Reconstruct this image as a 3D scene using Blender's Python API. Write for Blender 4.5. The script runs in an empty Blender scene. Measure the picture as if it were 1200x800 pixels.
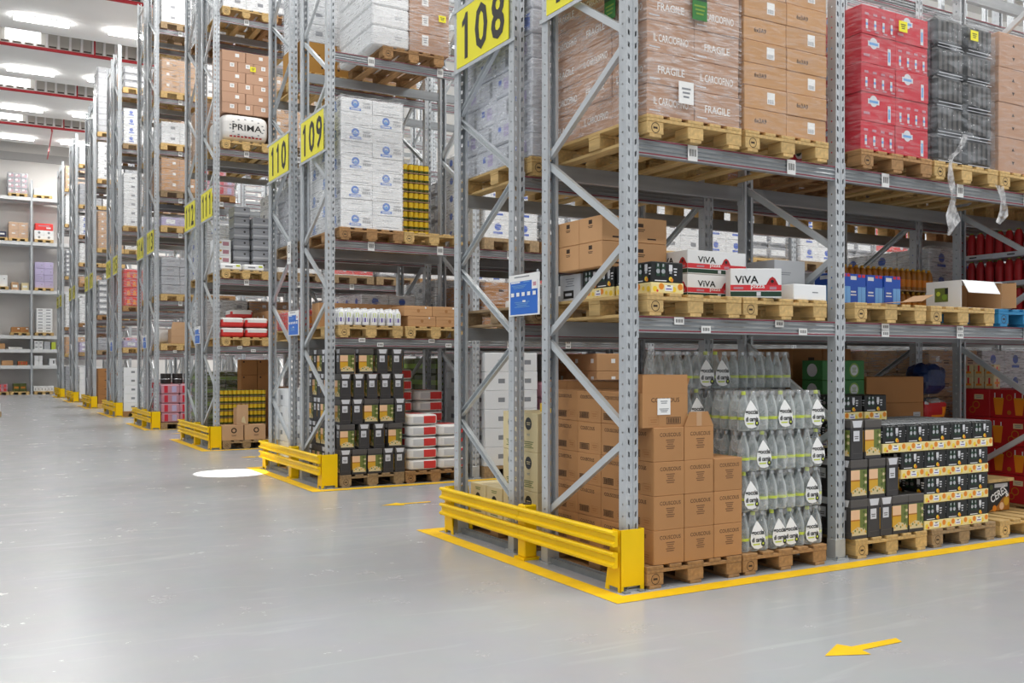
import bpy, math, random
from mathutils import Vector, noise as mnoise
R = random.Random(11)
SC = bpy.context.scene
COL = SC.collection
PI = math.pi

# ------------------------------------------------------------------ materials
def lin(c):
    return c / 12.92 if c <= 0.04045 else ((c + 0.055) / 1.055) ** 2.4
def rgb(h):
    h = h.lstrip('#')
    return tuple(lin(int(h[i:i + 2], 16) / 255) for i in (0, 2, 4)) + (1.0,)

M = {}
def mat(name, col, rough=0.6, metal=0.0, var=0.0, nscale=0.0, namt=0.0, bump=0.0, stretch=(1, 1, 1), spec=0.5, col2=None, coat=0.0):
    m = bpy.data.materials.new(name); m.use_nodes = True
    nt = m.node_tree; N = nt.nodes; L = nt.links
    b = N['Principled BSDF']
    b.inputs['Roughness'].default_value = rough
    b.inputs['Metallic'].default_value = metal
    b.inputs['Specular IOR Level'].default_value = spec
    if coat: b.inputs['Coat Weight'].default_value = coat
    c = rgb(col)
    b.inputs['Base Color'].default_value = c
    out = None
    if nscale:
        tc = N.new('ShaderNodeTexCoord'); mp = N.new('ShaderNodeMapping'); mp.inputs['Scale'].default_value = stretch
        nz = N.new('ShaderNodeTexNoise'); nz.inputs['Scale'].default_value = nscale; nz.inputs['Detail'].default_value = 4
        L.new(tc.outputs['Object'], mp.inputs['Vector']); L.new(mp.outputs['Vector'], nz.inputs['Vector'])
        mx = N.new('ShaderNodeMix'); mx.data_type = 'RGBA'
        c2 = rgb(col2) if col2 else tuple(x * (1 - namt) for x in c[:3]) + (1,)
        mx.inputs[6].default_value = c; mx.inputs[7].default_value = c2
        rp = N.new('ShaderNodeMapRange'); rp.inputs[1].default_value = 0.35; rp.inputs[2].default_value = 0.68
        L.new(nz.outputs['Fac'], rp.inputs[0]); L.new(rp.outputs[0], mx.inputs[0])
        out = mx.outputs[2]
        if bump:
            bp = N.new('ShaderNodeBump'); bp.inputs['Strength'].default_value = bump; bp.inputs['Distance'].default_value = 0.01
            L.new(nz.outputs['Fac'], bp.inputs['Height']); L.new(bp.outputs[0], b.inputs['Normal'])
    if var:
        oi = N.new('ShaderNodeObjectInfo'); hs = N.new('ShaderNodeHueSaturation')
        mr = N.new('ShaderNodeMapRange'); mr.inputs[3].default_value = 1 - var; mr.inputs[4].default_value = 1 + var
        L.new(oi.outputs['Random'], mr.inputs[0]); L.new(mr.outputs[0], hs.inputs['Value'])
        if out: L.new(out, hs.inputs['Color'])
        else: hs.inputs['Color'].default_value = c
        out = hs.outputs[0]
    if out: L.new(out, b.inputs['Base Color'])
    M[name] = m
    return m

def emit(name, col, s):
    m = bpy.data.materials.new(name); m.use_nodes = True
    nt = m.node_tree; nt.nodes.clear()
    e = nt.nodes.new('ShaderNodeEmission'); o = nt.nodes.new('ShaderNodeOutputMaterial')
    e.inputs[0].default_value = rgb(col); e.inputs[1].default_value = s
    nt.links.new(e.outputs[0], o.inputs[0]); M[name] = m

def film_mat(name, col, lo, hi, scale=(3, 3, 26), rough=0.22, bump=0.5):
    """clear stretch film: mostly see-through with whitish glossy creases"""
    m = bpy.data.materials.new(name); m.use_nodes = True
    nt = m.node_tree; N = nt.nodes; L = nt.links
    b = N['Principled BSDF']; b.inputs['Base Color'].default_value = rgb(col); b.inputs['Roughness'].default_value = rough
    b.inputs['Specular IOR Level'].default_value = 0.8
    t = N.new('ShaderNodeBsdfTransparent'); mx = N.new('ShaderNodeMixShader')
    tc = N.new('ShaderNodeTexCoord'); mp = N.new('ShaderNodeMapping'); mp.inputs['Scale'].default_value = scale
    mp.inputs['Rotation'].default_value = (0.16, 0.12, 0)
    nz = N.new('ShaderNodeTexNoise'); nz.inputs['Scale'].default_value = 1.0; nz.inputs['Detail'].default_value = 5; nz.inputs['Distortion'].default_value = 0.6
    L.new(tc.outputs['Object'], mp.inputs['Vector']); L.new(mp.outputs['Vector'], nz.inputs['Vector'])
    rp = N.new('ShaderNodeMapRange'); rp.inputs[1].default_value = 0.42; rp.inputs[2].default_value = 0.72
    rp.inputs[3].default_value = lo; rp.inputs[4].default_value = hi
    L.new(nz.outputs['Fac'], rp.inputs[0]); L.new(rp.outputs[0], mx.inputs[0])
    bp = N.new('ShaderNodeBump'); bp.inputs['Strength'].default_value = bump; bp.inputs['Distance'].default_value = 0.02
    L.new(nz.outputs['Fac'], bp.inputs['Height']); L.new(bp.outputs[0], b.inputs['Normal'])
    L.new(t.outputs[0], mx.inputs[1]); L.new(b.outputs[0], mx.inputs[2])
    L.new(mx.outputs[0], N['Material Output'].inputs[0])
    M[name] = m

# metals
mat('galv', '#c9ced2', 0.38, 0.25, nscale=9, namt=0.16, stretch=(1, 1, .25))
mat('galv_dark', '#8f9599', 0.5, 0.3, nscale=7, namt=0.2)
mat('galv_foot', '#c3c6c6', 0.5, 0.3, nscale=12, namt=0.15)
mat('beam', '#a9adb0', 0.33, 0.4, nscale=5, namt=0.2, stretch=(.3, 3, 3))
mat('beam_red', '#8a2638', 0.5, 0.1)
mat('brace', '#cdd2d5', 0.34, 0.3)
mat('yellow', '#fbd003', 0.45, nscale=3, namt=0.08, spec=.3)
mat('line', '#f9cb10', 0.5, nscale=5, namt=0.14, col2='#e6b912')
mat('sign_yellow', '#f4ea2c', 0.35)
mat('black', '#2a2826', 0.55)
mat('print', '#3a281a', 0.7)
mat('grey_print', '#8a8d92', 0.7)
mat('paper', '#f2f2f0', 0.6)
mat('white', '#eef0f1', 0.5, var=.03)
mat('sign_blue', '#2a6fd0', 0.4)
mat('navy', '#2c3350', 0.6)
mat('logo_blue', '#3f66c4', 0.5)
mat('green', '#1f8d56', 0.5)
mat('dark_green', '#20402e', 0.5)
mat('red', '#d8333c', 0.5)
mat('crimson', '#c8283a', 0.45, var=.06)
mat('deep_red', '#b51c22', 0.5, var=.06)
mat('orange', '#e88a1c', 0.5)
mat('amber', '#b5701c', 0.35, var=.12)
mat('purple', '#6b5aa8', 0.5)
mat('lime', '#c9d84a', 0.5)
mat('blue', '#2350ae', 0.4)
mat('light_blue', '#6fa5dc', 0.4)
mat('pink', '#c08c98', 0.4, var=.1)
mat('lilac', '#b8aed0', 0.5, var=.06)
# wood and board
mat('wood', '#d9b678', 0.7, nscale=6, namt=.3, stretch=(6, .6, 6), var=.12, bump=.15)
mat('wood_old', '#b3895a', 0.75, nscale=6, namt=.35, stretch=(6, .6, 6), var=.15, bump=.15)
mat('wood_grey', '#a98f6c', 0.8, nscale=6, namt=.35, stretch=(6, .6, 6), var=.15, bump=.15)
mat('wood_blue', '#2f86b8', 0.6, nscale=8, namt=.2)
mat('card', '#c99a6b', 0.72, var=.05, nscale=2.5, namt=.07)
mat('card_cous', '#ba8857', 0.72, var=.05, nscale=2.5, namt=.07)
mat('card_edge', '#a87444', 0.8)
mat('card_pale', '#c9a27c', 0.7, var=.06, nscale=2.5, namt=.08)
mat('card_pink', '#c39b80', 0.7, var=.04)
mat('card_dark', '#ab7744', 0.75, var=.06, nscale=2, namt=.1)
mat('card_cream', '#e3d3a6', 0.6, var=.03)
mat('card_white', '#e9ebec', 0.55, var=.03)
mat('silver_white', '#d2d5dc', .45, var=.05)
mat('card_grey', '#b9bcc0', 0.65, var=.05)
mat('crate_grey', '#a4a7ad', 0.5, var=.05)
mat('charcoal', '#3c3a3b', 0.5, var=.1)
mat('charcoal_lip', '#56524f', 0.5)
mat('ink_black', '#1a1c1c', 0.42)
mat('tab_white', '#d7d8dc', 0.5)
mat('peach', '#eec39a', 0.5)
mat('pic_yellow', '#d9a62c', 0.5)
mat('pic_green', '#6d7a3a', 0.55)
mat('pic_beige', '#d8c69a', 0.55)
mat('lemon', '#f4cf2f', 0.45)
mat('tray_cream', '#f2df9c', 0.5)
mat('tin_dark', '#3a3634', 0.35, .3)
mat('can_grey', '#8f9294', .4, .2)
mat('silver', '#c9ccce', 0.25, .8)
mat('olive_jar', '#4f5a22', 0.3)
mat('jar_green', '#7fa03a', 0.35, var=.1)
mat('sack_white', '#eceae6', 0.5, nscale=5, namt=.08, bump=.2)
mat('sack_red', '#d63a35', 0.5)
mat('blue_bag', '#20305c', 0.35, nscale=9, namt=.4, bump=.6)
mat('grey_wrap', '#9a9da3', 0.35, nscale=4, namt=.25, bump=.3, stretch=(1, 1, 5))
# plastic
film_mat('film', '#f4f4f6', .03, .5, scale=(7, 7, 55), bump=.7)
film_mat('film_heavy', '#e4e7ec', .08, .62, scale=(7, 7, 34), bump=.8)
film_mat('film_light', '#f4f4f6', .02, .2, scale=(7, 7, 45), bump=.6)
film_mat('film_dark', '#dfe4ea', .05, .34, scale=(5, 5, 16), rough=.12, bump=.9)
film_mat('film_bottle', '#fbfcfc', .03, .42, scale=(12, 12, 18), rough=.1, bump=.8)
film_mat('film_scrap', '#ffffff', .2, .85, scale=(14, 14, 9), rough=.2)
def clear_mat(name, col, fac, rough):
    m = bpy.data.materials.new(name); m.use_nodes = True
    nt = m.node_tree; N = nt.nodes; L = nt.links
    b = N['Principled BSDF']; b.inputs['Base Color'].default_value = rgb(col); b.inputs['Roughness'].default_value = rough
    b.inputs['Specular IOR Level'].default_value = .9
    t = N.new('ShaderNodeBsdfTransparent'); t.inputs[0].default_value = (.86, .89, .89, 1)
    mx = N.new('ShaderNodeMixShader')
    lw = N.new('ShaderNodeLayerWeight'); lw.inputs[0].default_value = .35
    rp = N.new('ShaderNodeMapRange'); rp.inputs[3].default_value = fac; rp.inputs[4].default_value = .95
    L.new(lw.outputs['Facing'], rp.inputs[0]); L.new(rp.outputs[0], mx.inputs[0])
    L.new(t.outputs[0], mx.inputs[1]); L.new(b.outputs[0], mx.inputs[2]); L.new(mx.outputs[0], N['Material Output'].inputs[0])
    M[name] = m
clear_mat('pet', '#e6ebeb', .2, .06)

# ------------------------------------------------------------------ mesh builder
_text = {}
def text_geo(s, bold):
    k = (s, bold)
    if k not in _text:
        cu = bpy.data.curves.new('t', 'FONT'); cu.body = s; cu.size = 1; cu.resolution_u = 2; cu.offset = bold
        o = bpy.data.objects.new('t', cu); COL.objects.link(o)
        dg = bpy.context.evaluated_depsgraph_get()
        me = bpy.data.meshes.new_from_object(o.evaluated_get(dg))
        vs = [tuple(v.co[:2]) for v in me.vertices]; fs = [tuple(p.vertices) for p in me.polygons]
        bpy.data.objects.remove(o); bpy.data.curves.remove(cu); bpy.data.meshes.remove(me)
        x0 = min(v[0] for v in vs); x1 = max(v[0] for v in vs); y0 = min(v[1] for v in vs); y1 = max(v[1] for v in vs)
        vs = [((v[0] - (x0 + x1) / 2), (v[1] - (y0 + y1) / 2)) for v in vs]
        _text[k] = (vs, fs, x1 - x0, y1 - y0)
    return _text[k]

class MB:
    def __init__(s): s.v = []; s.f = []; s.m = []; s.sm = []
    def add(s, vs, fs, mt, smooth=False):
        b = len(s.v); s.v += [tuple(v) for v in vs]
        for f in fs:
            s.f.append(tuple(b + i for i in f)); s.m.append(mt); s.sm.append(smooth)
        return s
    def box(s, x0, x1, y0, y1, z0, z1, mt, ch=0.0):
        if ch <= 0:
            vs = [(x, y, z) for z in (z0, z1) for y in (y0, y1) for x in (x0, x1)]
            fs = [(0, 2, 3, 1), (4, 5, 7, 6), (0, 1, 5, 4), (2, 6, 7, 3), (0, 4, 6, 2), (1, 3, 7, 5)]
            return s.add(vs, fs, mt)
        # chamfered box
        X = (x0, x1); Y = (y0, y1); Z = (z0, z1); vs = []; idx = {}
        for i in (0, 1):
            for j in (0, 1):
                for k in (0, 1):
                    sx = ch if i == 0 else -ch; sy = ch if j == 0 else -ch; sz = ch if k == 0 else -ch
                    for a, p in (('x', (X[i], Y[j] + sy, Z[k] + sz)), ('y', (X[i] + sx, Y[j], Z[k] + sz)), ('z', (X[i] + sx, Y[j] + sy, Z[k]))):
                        idx[(i, j, k, a)] = len(vs); vs.append(p)
        g = lambda *a: idx[a]
        fs = []
        for k in (0, 1):
            q = [g(0, 0, k, 'z'), g(1, 0, k, 'z'), g(1, 1, k, 'z'), g(0, 1, k, 'z')]; fs.append(q if k else q[::-1])
        for j in (0, 1):
            q = [g(0, j, 0, 'y'), g(1, j, 0, 'y'), g(1, j, 1, 'y'), g(0, j, 1, 'y')]; fs.append(q[::-1] if j else q)
        for i in (0, 1):
            q = [g(i, 0, 0, 'x'), g(i, 1, 0, 'x'), g(i, 1, 1, 'x'), g(i, 0, 1, 'x')]; fs.append(q if i else q[::-1])
        for i in (0, 1):
            for j in (0, 1):
                q = [g(i, j, 0, 'x'), g(i, j, 0, 'y'), g(i, j, 1, 'y'), g(i, j, 1, 'x')]; fs.append(q if (i == j) else q[::-1])
        for i in (0, 1):
            for k in (0, 1):
                q = [g(i, 0, k, 'z'), g(i, 0, k, 'x'), g(i, 1, k, 'x'), g(i, 1, k, 'z')]; fs.append(q if (i == k) else q[::-1])
        for j in (0, 1):
            for k in (0, 1):
                q = [g(0, j, k, 'y'), g(0, j, k, 'z'), g(1, j, k, 'z'), g(1, j, k, 'y')]; fs.append(q if (j == k) else q[::-1])
        for i in (0, 1):
            for j in (0, 1):
                for k in (0, 1):
                    q = [g(i, j, k, 'x'), g(i, j, k, 'y'), g(i, j, k, 'z')]; fs.append(q if (i + j + k) % 2 else q[::-1])
        return s.add(vs, fs, mt)
    def prism(s, poly, axis, a, b, mt, smooth=False, cap=True):
        """poly: list of 2D points; axis 'x': poly=(y,z); 'y': poly=(x,z); 'z': poly=(x,y)"""
        def P(p, t):
            return (t, p[0], p[1]) if axis == 'x' else (p[0], t, p[1]) if axis == 'y' else (p[0], p[1], t)
        n = len(poly)
        vs = [P(p, a) for p in poly] + [P(p, b) for p in poly]
        fs = [(i, (i + 1) % n, n + (i + 1) % n, n + i) for i in range(n)]
        s.add(vs, fs, mt, smooth)
        if cap: s.add(vs, [tuple(range(n))[::-1], tuple(range(n, 2 * n))], mt)
        return s
    def bar(s, p, q, w, h, mt):
        p = Vector(p); q = Vector(q); d = (q - p).normalized()
        up = Vector((1, 0, 0)) if abs(d.x) < .9 else Vector((0, 0, 1))
        a = d.cross(up).normalized() * (w / 2); b = up * (h / 2)
        vs = [p - a - b, p + a - b, p + a + b, p - a + b, q - a - b, q + a - b, q + a + b, q - a + b]
        return s.add(vs, [(0, 3, 2, 1), (4, 5, 6, 7), (0, 1, 5, 4), (1, 2, 6, 5), (2, 3, 7, 6), (3, 0, 4, 7)], mt)
    def tube(s, p, q, r, n, mt, cap=True, r2=None):
        p = Vector(p); q = Vector(q); d = (q - p).normalized()
        u = d.orthogonal().normalized(); w = d.cross(u)
        r2 = r if r2 is None else r2
        ring = lambda c, rr: [c + (u * math.cos(2 * PI * i / n) + w * math.sin(2 * PI * i / n)) * rr for i in range(n)]
        vs = ring(p, r) + ring(q, r2)
        s.add(vs, [(i, (i + 1) % n, n + (i + 1) % n, n + i) for i in range(n)], mt, True)
        if cap: s.add(vs, [tuple(range(n))[::-1], tuple(range(n, 2 * n))], mt)
        return s
    def lathe(s, prof, n, mts, c=(0, 0, 0), smooth=True):
        """prof: list of (r, z, [mat])"""
        vs = []
        for r, z in prof:
            for i in range(n):
                a = 2 * PI * i / n; vs.append((c[0] + r * math.cos(a), c[1] + r * math.sin(a), c[2] + z))
        for j in range(len(prof) - 1):
            mt = mts if isinstance(mts, str) else mts[j]
            b = j * n
            s.add(vs, [(b + i, b + (i + 1) % n, b + n + (i + 1) % n, b + n + i) for i in range(n)], mt, smooth)
        return s
    def flat(s, pts, P, U, V, mt, off):
        P = Vector(P); U = Vector(U); V = Vector(V); N = U.cross(V)
        s.add([P + U * x + V * y + N * off for x, y in pts], [tuple(range(len(pts)))], mt)
        return s
    def text(s, st, P, U, V, h, mt, off=.0012, bold=0.0, w=None, rot=0):
        vs, fs, tw, th = text_geo(st, bold)
        k = h / th; kx = k if w is None else w / tw
        P = Vector(P); U = Vector(U); V = Vector(V); N = U.cross(V)
        if rot: U, V = U * math.cos(rot) + V * math.sin(rot), V * math.cos(rot) - U * math.sin(rot)
        s.add([P + U * (x * kx) + V * (y * k) + N * off for x, y in vs], fs, mt)
        return s
    def mesh(s, name):
        me = bpy.data.meshes.new(name); me.from_pydata(s.v, [], s.f)
        names = []
        for m in s.m:
            if m not in names: names.append(m)
        for n in names: me.materials.append(M[n])
        ix = {n: i for i, n in enumerate(names)}
        me.polygons.foreach_set('material_index', [ix[m] for m in s.m])
        me.polygons.foreach_set('use_smooth', s.sm)
        me.update()
        return me

SIDES = {'f': lambda w, d, h: ((0, -d / 2, h / 2), (1, 0, 0), (0, 0, 1)),
         'b': lambda w, d, h: ((0, d / 2, h / 2), (-1, 0, 0), (0, 0, 1)),
         'l': lambda w, d, h: ((-w / 2, 0, h / 2), (0, -1, 0), (0, 0, 1)),
         'r': lambda w, d, h: ((w / 2, 0, h / 2), (0, 1, 0), (0, 0, 1)),
         't': lambda w, d, h: ((0, 0, h), (1, 0, 0), (0, 1, 0))}
def disc(x, y, r, n=14): return [(x + r * math.cos(2 * PI * i / n), y + r * math.sin(2 * PI * i / n)) for i in range(n)]
def rect(x, y, w, h): return [(x - w / 2, y - h / 2), (x + w / 2, y - h / 2), (x + w / 2, y + h / 2), (x - w / 2, y + h / 2)]

def prints(mb, w, d, h, items, e=.00012):
    for i, it in enumerate(items):
        side, kind = it[0], it[1]; off = .0006 + e * i
        P, U, V = SIDES[side](w, d, h)
        if kind == 'rect': mb.flat(rect(*it[2:6]), P, U, V, it[6], off)
        elif kind == 'disc': mb.flat(disc(*it[2:5]), P, U, V, it[5], off)
        elif kind == 'poly': mb.flat(it[2], P, U, V, it[3], off)
        elif kind == 'ring':
            x, y, r, r2, mt = it[2:7]; A = disc(x, y, r, 18); B = disc(x, y, r2, 18)
            for k in range(18): mb.flat([A[k], A[(k + 1) % 18], B[(k + 1) % 18], B[k]], P, U, V, mt, off)
        elif kind == 'frame':
            x, y, ww, hh, t, mt = it[2:8]
            for q in (rect(x, y + hh / 2, ww + t, t), rect(x, y - hh / 2, ww + t, t), rect(x - ww / 2, y, t, hh), rect(x + ww / 2, y, t, hh)): mb.flat(q, P, U, V, mt, off)
        elif kind == 'bars':
            x, y, ww, hh, n, mt = it[2:8]
            for k in range(n):
                bw = ww / n * (.75 if k % 3 == 0 else .4)
                mb.flat(rect(x - ww / 2 + (k + .5) * ww / n, y, bw, hh), P, U, V, mt, off)
        elif kind == 'lines':
            x, y, ww, hh, n, mt = it[2:8]
            for k in range(n):
                lw = ww * (1 - .35 * ((k * 7) % 3) / 2)
                mb.flat(rect(x, y + hh / 2 - (k + .5) * hh / n, lw, hh / n * .45), P, U, V, mt, off)
        elif kind == 'text':
            st, x, y, th, mt = it[2:7]; bold = it[7] if len(it) > 7 else 0; tw = it[8] if len(it) > 8 else None; rot = it[9] if len(it) > 9 else 0
            p = Vector(P) + Vector(U) * x + Vector(V) * y
            mb.text(st, p, U, V, th, mt, off, bold, tw, rot)
    return mb

_mesh = {}
def carton(key, w, d, h, base, items=(), ch=.004, seam='card_edge', tape=True):
    """closed carton: origin at the centre of its underside"""
    if key in _mesh: return _mesh[key]
    mb = MB().box(-w / 2, w / 2, -d / 2, d / 2, 0, h, base, ch)
    if tape and seam:
        P, U, V = SIDES['t'](w, d, h); mb.flat(rect(0, 0, w * .98, .003), P, U, V, seam, .0008)
    prints(mb, w, d, h, items)
    _mesh[key] = mb.mesh(key)
    return _mesh[key]

# ------------------------------------------------------------------ objects
def ob(name, me, parent=None, loc=(0, 0, 0), rz=0.0):
    o = bpy.data.objects.new(name, me); COL.objects.link(o)
    o.location = loc; o.rotation_euler = (0, 0, rz)
    if parent is not None: o.parent = parent
    return o
_seen = {}
def tag(o, label, cat, group=None, kind=None):
    if label:
        o['label'] = label
        n = len(label.split())
        if n > 16 or n < 4: print('LABEL LENGTH', n, label)
        k = ''.join(c for c in label.lower() if not c.isdigit())
        if k in _seen and _seen[k] != group or (k in _seen and group is None): print('LABEL TWICE', label)
        _seen[k] = group
    if cat: o['category'] = cat
    if group: o['group'] = group
    if kind: o['kind'] = kind
    return o
def thing(name, label, cat, loc=(0, 0, 0), rz=0.0, group=None):
    o = bpy.data.objects.new(name, None); COL.objects.link(o); o.empty_display_size = .1
    o.location = loc; o.rotation_euler = (0, 0, rz)
    return tag(o, label, cat, group)
def struct(name, me, loc=(0, 0, 0), label=None):
    o = ob(name, me, None, loc); o['kind'] = 'structure'
    if label: o['label'] = label
    return o
ORD = ['first', 'second', 'third', 'fourth', 'fifth', 'sixth', 'seventh', 'eighth', 'ninth', 'tenth']
LAYER = ['bottom', 'second', 'third', 'fourth', 'fifth', 'sixth', 'seventh', 'eighth', 'ninth', 'tenth']
# ------------------------------------------------------------------ the hall
X0, YF, PER = 3.811, 5.145, 6.035          # corner of the first rack row, spacing of the rows
W, D, GAP = .0958, 1.071, .4274            # upright width, frame depth, gap between back-to-back frames
DEP = 2 * D + GAP
XS = [3.811, 5.792, 8.68, 11.57, 14.46, 17.35, 20.24, 23.13]
LV = [1.825, 3.015, 5.30, 7.65, 9.25]
H = 10.6
def yf(n): return YF + PER * n

# floor: grey epoxy
fm = bpy.data.materials.new('floor_epoxy'); fm.use_nodes = True
nt = fm.node_tree; N = nt.nodes; L = nt.links; b = N['Principled BSDF']
tc = N.new('ShaderNodeTexCoord')
n1 = N.new('ShaderNodeTexNoise'); n1.inputs['Scale'].default_value = .35; n1.inputs['Detail'].default_value = 6
n2 = N.new('ShaderNodeTexNoise'); n2.inputs['Scale'].default_value = 2.2; n2.inputs['Detail'].default_value = 8; n2.inputs['Roughness'].default_value = .7
L.new(tc.outputs['Object'], n1.inputs['Vector']); L.new(tc.outputs['Object'], n2.inputs['Vector'])
mx = N.new('ShaderNodeMix'); mx.data_type = 'RGBA'; mx.inputs[6].default_value = rgb('#b6b9bd'); mx.inputs[7].default_value = rgb('#a9abad')
L.new(n1.outputs['Fac'], mx.inputs[0])
mx2 = N.new('ShaderNodeMix'); mx2.data_type = 'RGBA'; mx2.blend_type = 'MULTIPLY'; mx2.inputs[0].default_value = .12
L.new(mx.outputs[2], mx2.inputs[6]); L.new(n2.outputs['Color'], mx2.inputs[7])
# faint scuffs
mpn = N.new('ShaderNodeMapping'); mpn.inputs['Scale'].default_value = (.5, 3.2, 1); mpn.inputs['Rotation'].default_value = (0, 0, .7)
n3 = N.new('ShaderNodeTexNoise'); n3.inputs['Scale'].default_value = 1.4; n3.inputs['Detail'].default_value = 10; n3.inputs['Distortion'].default_value = 1.5
L.new(tc.outputs['Object'], mpn.inputs['Vector']); L.new(mpn.outputs[0], n3.inputs['Vector'])
rs = N.new('ShaderNodeMapRange'); rs.inputs[1].default_value = .58; rs.inputs[2].default_value = .8; rs.inputs[4].default_value = .3
L.new(n3.outputs['Fac'], rs.inputs[0])
mx3 = N.new('ShaderNodeMix'); mx3.data_type = 'RGBA'; mx3.inputs[7].default_value = rgb('#d2d4d6')
L.new(rs.outputs[0], mx3.inputs[0]); L.new(mx2.outputs[2], mx3.inputs[6]); L.new(mx3.outputs[2], b.inputs['Base Color'])
rr = N.new('ShaderNodeMapRange'); rr.inputs[3].default_value = .16; rr.inputs[4].default_value = .34
L.new(n2.outputs['Fac'], rr.inputs[0]); L.new(rr.outputs[0], b.inputs['Roughness'])
bp = N.new('ShaderNodeBump'); bp.inputs['Strength'].default_value = .04; bp.inputs['Distance'].default_value = .02
L.new(n1.outputs['Fac'], bp.inputs['Height']); L.new(bp.outputs[0], b.inputs['Normal'])
M['floor_epoxy'] = fm
struct('floor', MB().box(-16, 30.99, -12, 54.6, -.12, 0, 'floor_epoxy').mesh('floor'))

mat('wall_paint', '#dad7d4', .8, nscale=.6, namt=.05)
mat('wall_low', '#b5b3b2', .8, nscale=.6, namt=.05)
mat('ceiling_white', '#f1f1f0', .8, nscale=.5, namt=.05)
mat('roof_sheet', '#c9c7c0', .7)
mat('pipe_red', '#b4202c', .45)
mat('dark_gap', '#4a4038', .8)
struct('wall_back', MB().box(-16, 30.99, 54.3, 54.6, 0, 13.4, 'wall_paint').mesh('wall_back'))
struct('wall_right', MB().box(31, 31.3, -12, 54.298, 0, 13.2, 'wall_low').mesh('wall_right'))
struct('trim_1', MB().box(-16, 30.99, 54.2, 54.298, 11.75, 12.15, 'wall_low').mesh('trim'))
# wing beams of the roof, strips of upright glazing between them
TC = 5.87; YP0 = 36.0
prof = [(.02, 12.2), (4.1, 12.2), (4.4, 12.22), (4.56, 12.3), (4.62, 12.45), (4.62, 13.2), (.02, 13.2)]
cb = MB().prism(prof, 'x', -16, 30.99, 'ceiling_white').mesh('ceiling_wing')
for k in range(-8, 4):
    y = YP0 + TC * k
    if y < -12 or y > 53: continue
    if y + 4.62 > 54.2:
        p2 = [(min(a, 54.28 - y), z) for a, z in prof]; me = MB().prism(p2[:2] + [(54.28 - y, 13.2), (.02, 13.2)], 'x', -16, 30.99, 'ceiling_white').mesh('ceiling_wing')
    else: me = cb
    struct('ceiling', me, (0, y, 0))
struct('roof', MB().box(-16, 30.99, -12, 54.6, 13.22, 13.4, 'roof_sheet').mesh('roof'))
# ribbed upright face of every strip (seen below the next wing's flank) with a glazed panel
emit('daylight', '#ffffff', 2.6)
rib = MB()
for i in range(int(18 / .36)):
    x = -3 + i * .36
    rib.prism([(-.02, 12.2), (-.16, 12.62), (-.02, 12.62)], 'x', x, x + .07, 'ceiling_white')
    rib.box(x + .1, x + .33, -.035, -.012, 12.22, 12.27, 'dark_gap')
rib.box(-3, 15, -.012, .0, 12.2, 12.9, 'roof_sheet')
rib = rib.mesh('ceiling_ribs')
k = 0
for kk in range(-3, 3):
    y = YP0 + TC * kk
    struct('ceiling_panel', rib, (0, y + .01, 0))
    k += 1
    o = struct('window_%d' % k, MB().box(1.18, 2.24, -.2, -.165, 12.25, 12.66, 'daylight').mesh('glazed_panel'), (0, y, 0))
# sprinkler pipes
pm = MB().tube((-12, 0, 0), (14, 0, 0), .055, 10, 'pipe_red').mesh('pipe_run')
dm = MB().tube((0, 0, 0), (0, 0, .5), .028, 8, 'pipe_red').tube((0, 0, -.03), (0, 0, .02), .05, 8, 'pipe_red').mesh('pipe_drop')
for i, kk in enumerate(range(-1, 3)):
    t = thing('ceiling_pipe', 'red sprinkler pipe under the white ceiling, %s from the back wall' % ORD[3 - i], 'pipe', (0, YP0 + TC * kk - .27, 12.06), 0, 'sprinkler pipes under the ceiling')
    ob('main_pipe', pm, t)
    for x in (3.9, 8.0): ob('pipe_drop', dm, t, (x, 0, .03))
t = thing('ceiling_pipe', 'thin red pipe running lengthways under the ceiling towards the back wall', 'pipe', (3.42, 47.3, 11.9))
ob('main_pipe', MB().tube((0, 0, 0), (.25, 6.6, 0), .03, 8, 'pipe_red').mesh('pipe_long'), t)
ob('pipe_drop', MB().tube((0, .3, 0), (0, .3, .18), .03, 8, 'pipe_red').mesh('pipe_hanger'), t)
# strip lights
emit('tube_light', '#fffdf8', 24.0)
lb = MB().box(-.8, .8, -.16, .16, .082, .112, 'white', .01).mesh('light_body')
ld = MB().box(-.77, .77, -.13, .13, 0, .081, 'tube_light').mesh('light_diffuser')
for i, kk in enumerate(range(-2, 3)):
    for j, x in enumerate((-.6, 2.1, 4.8, 7.5)):
        t = thing('ceiling_light', 'long white strip light, %s in the %s row from the back wall' % (ORD[j], ORD[4 - i]), 'ceiling light', (x, YP0 + TC * kk + 2.95, 12.085), 0, 'strip lights under the ceiling')
        ob('body', lb, t); ob('diffuser', ld, t)

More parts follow.
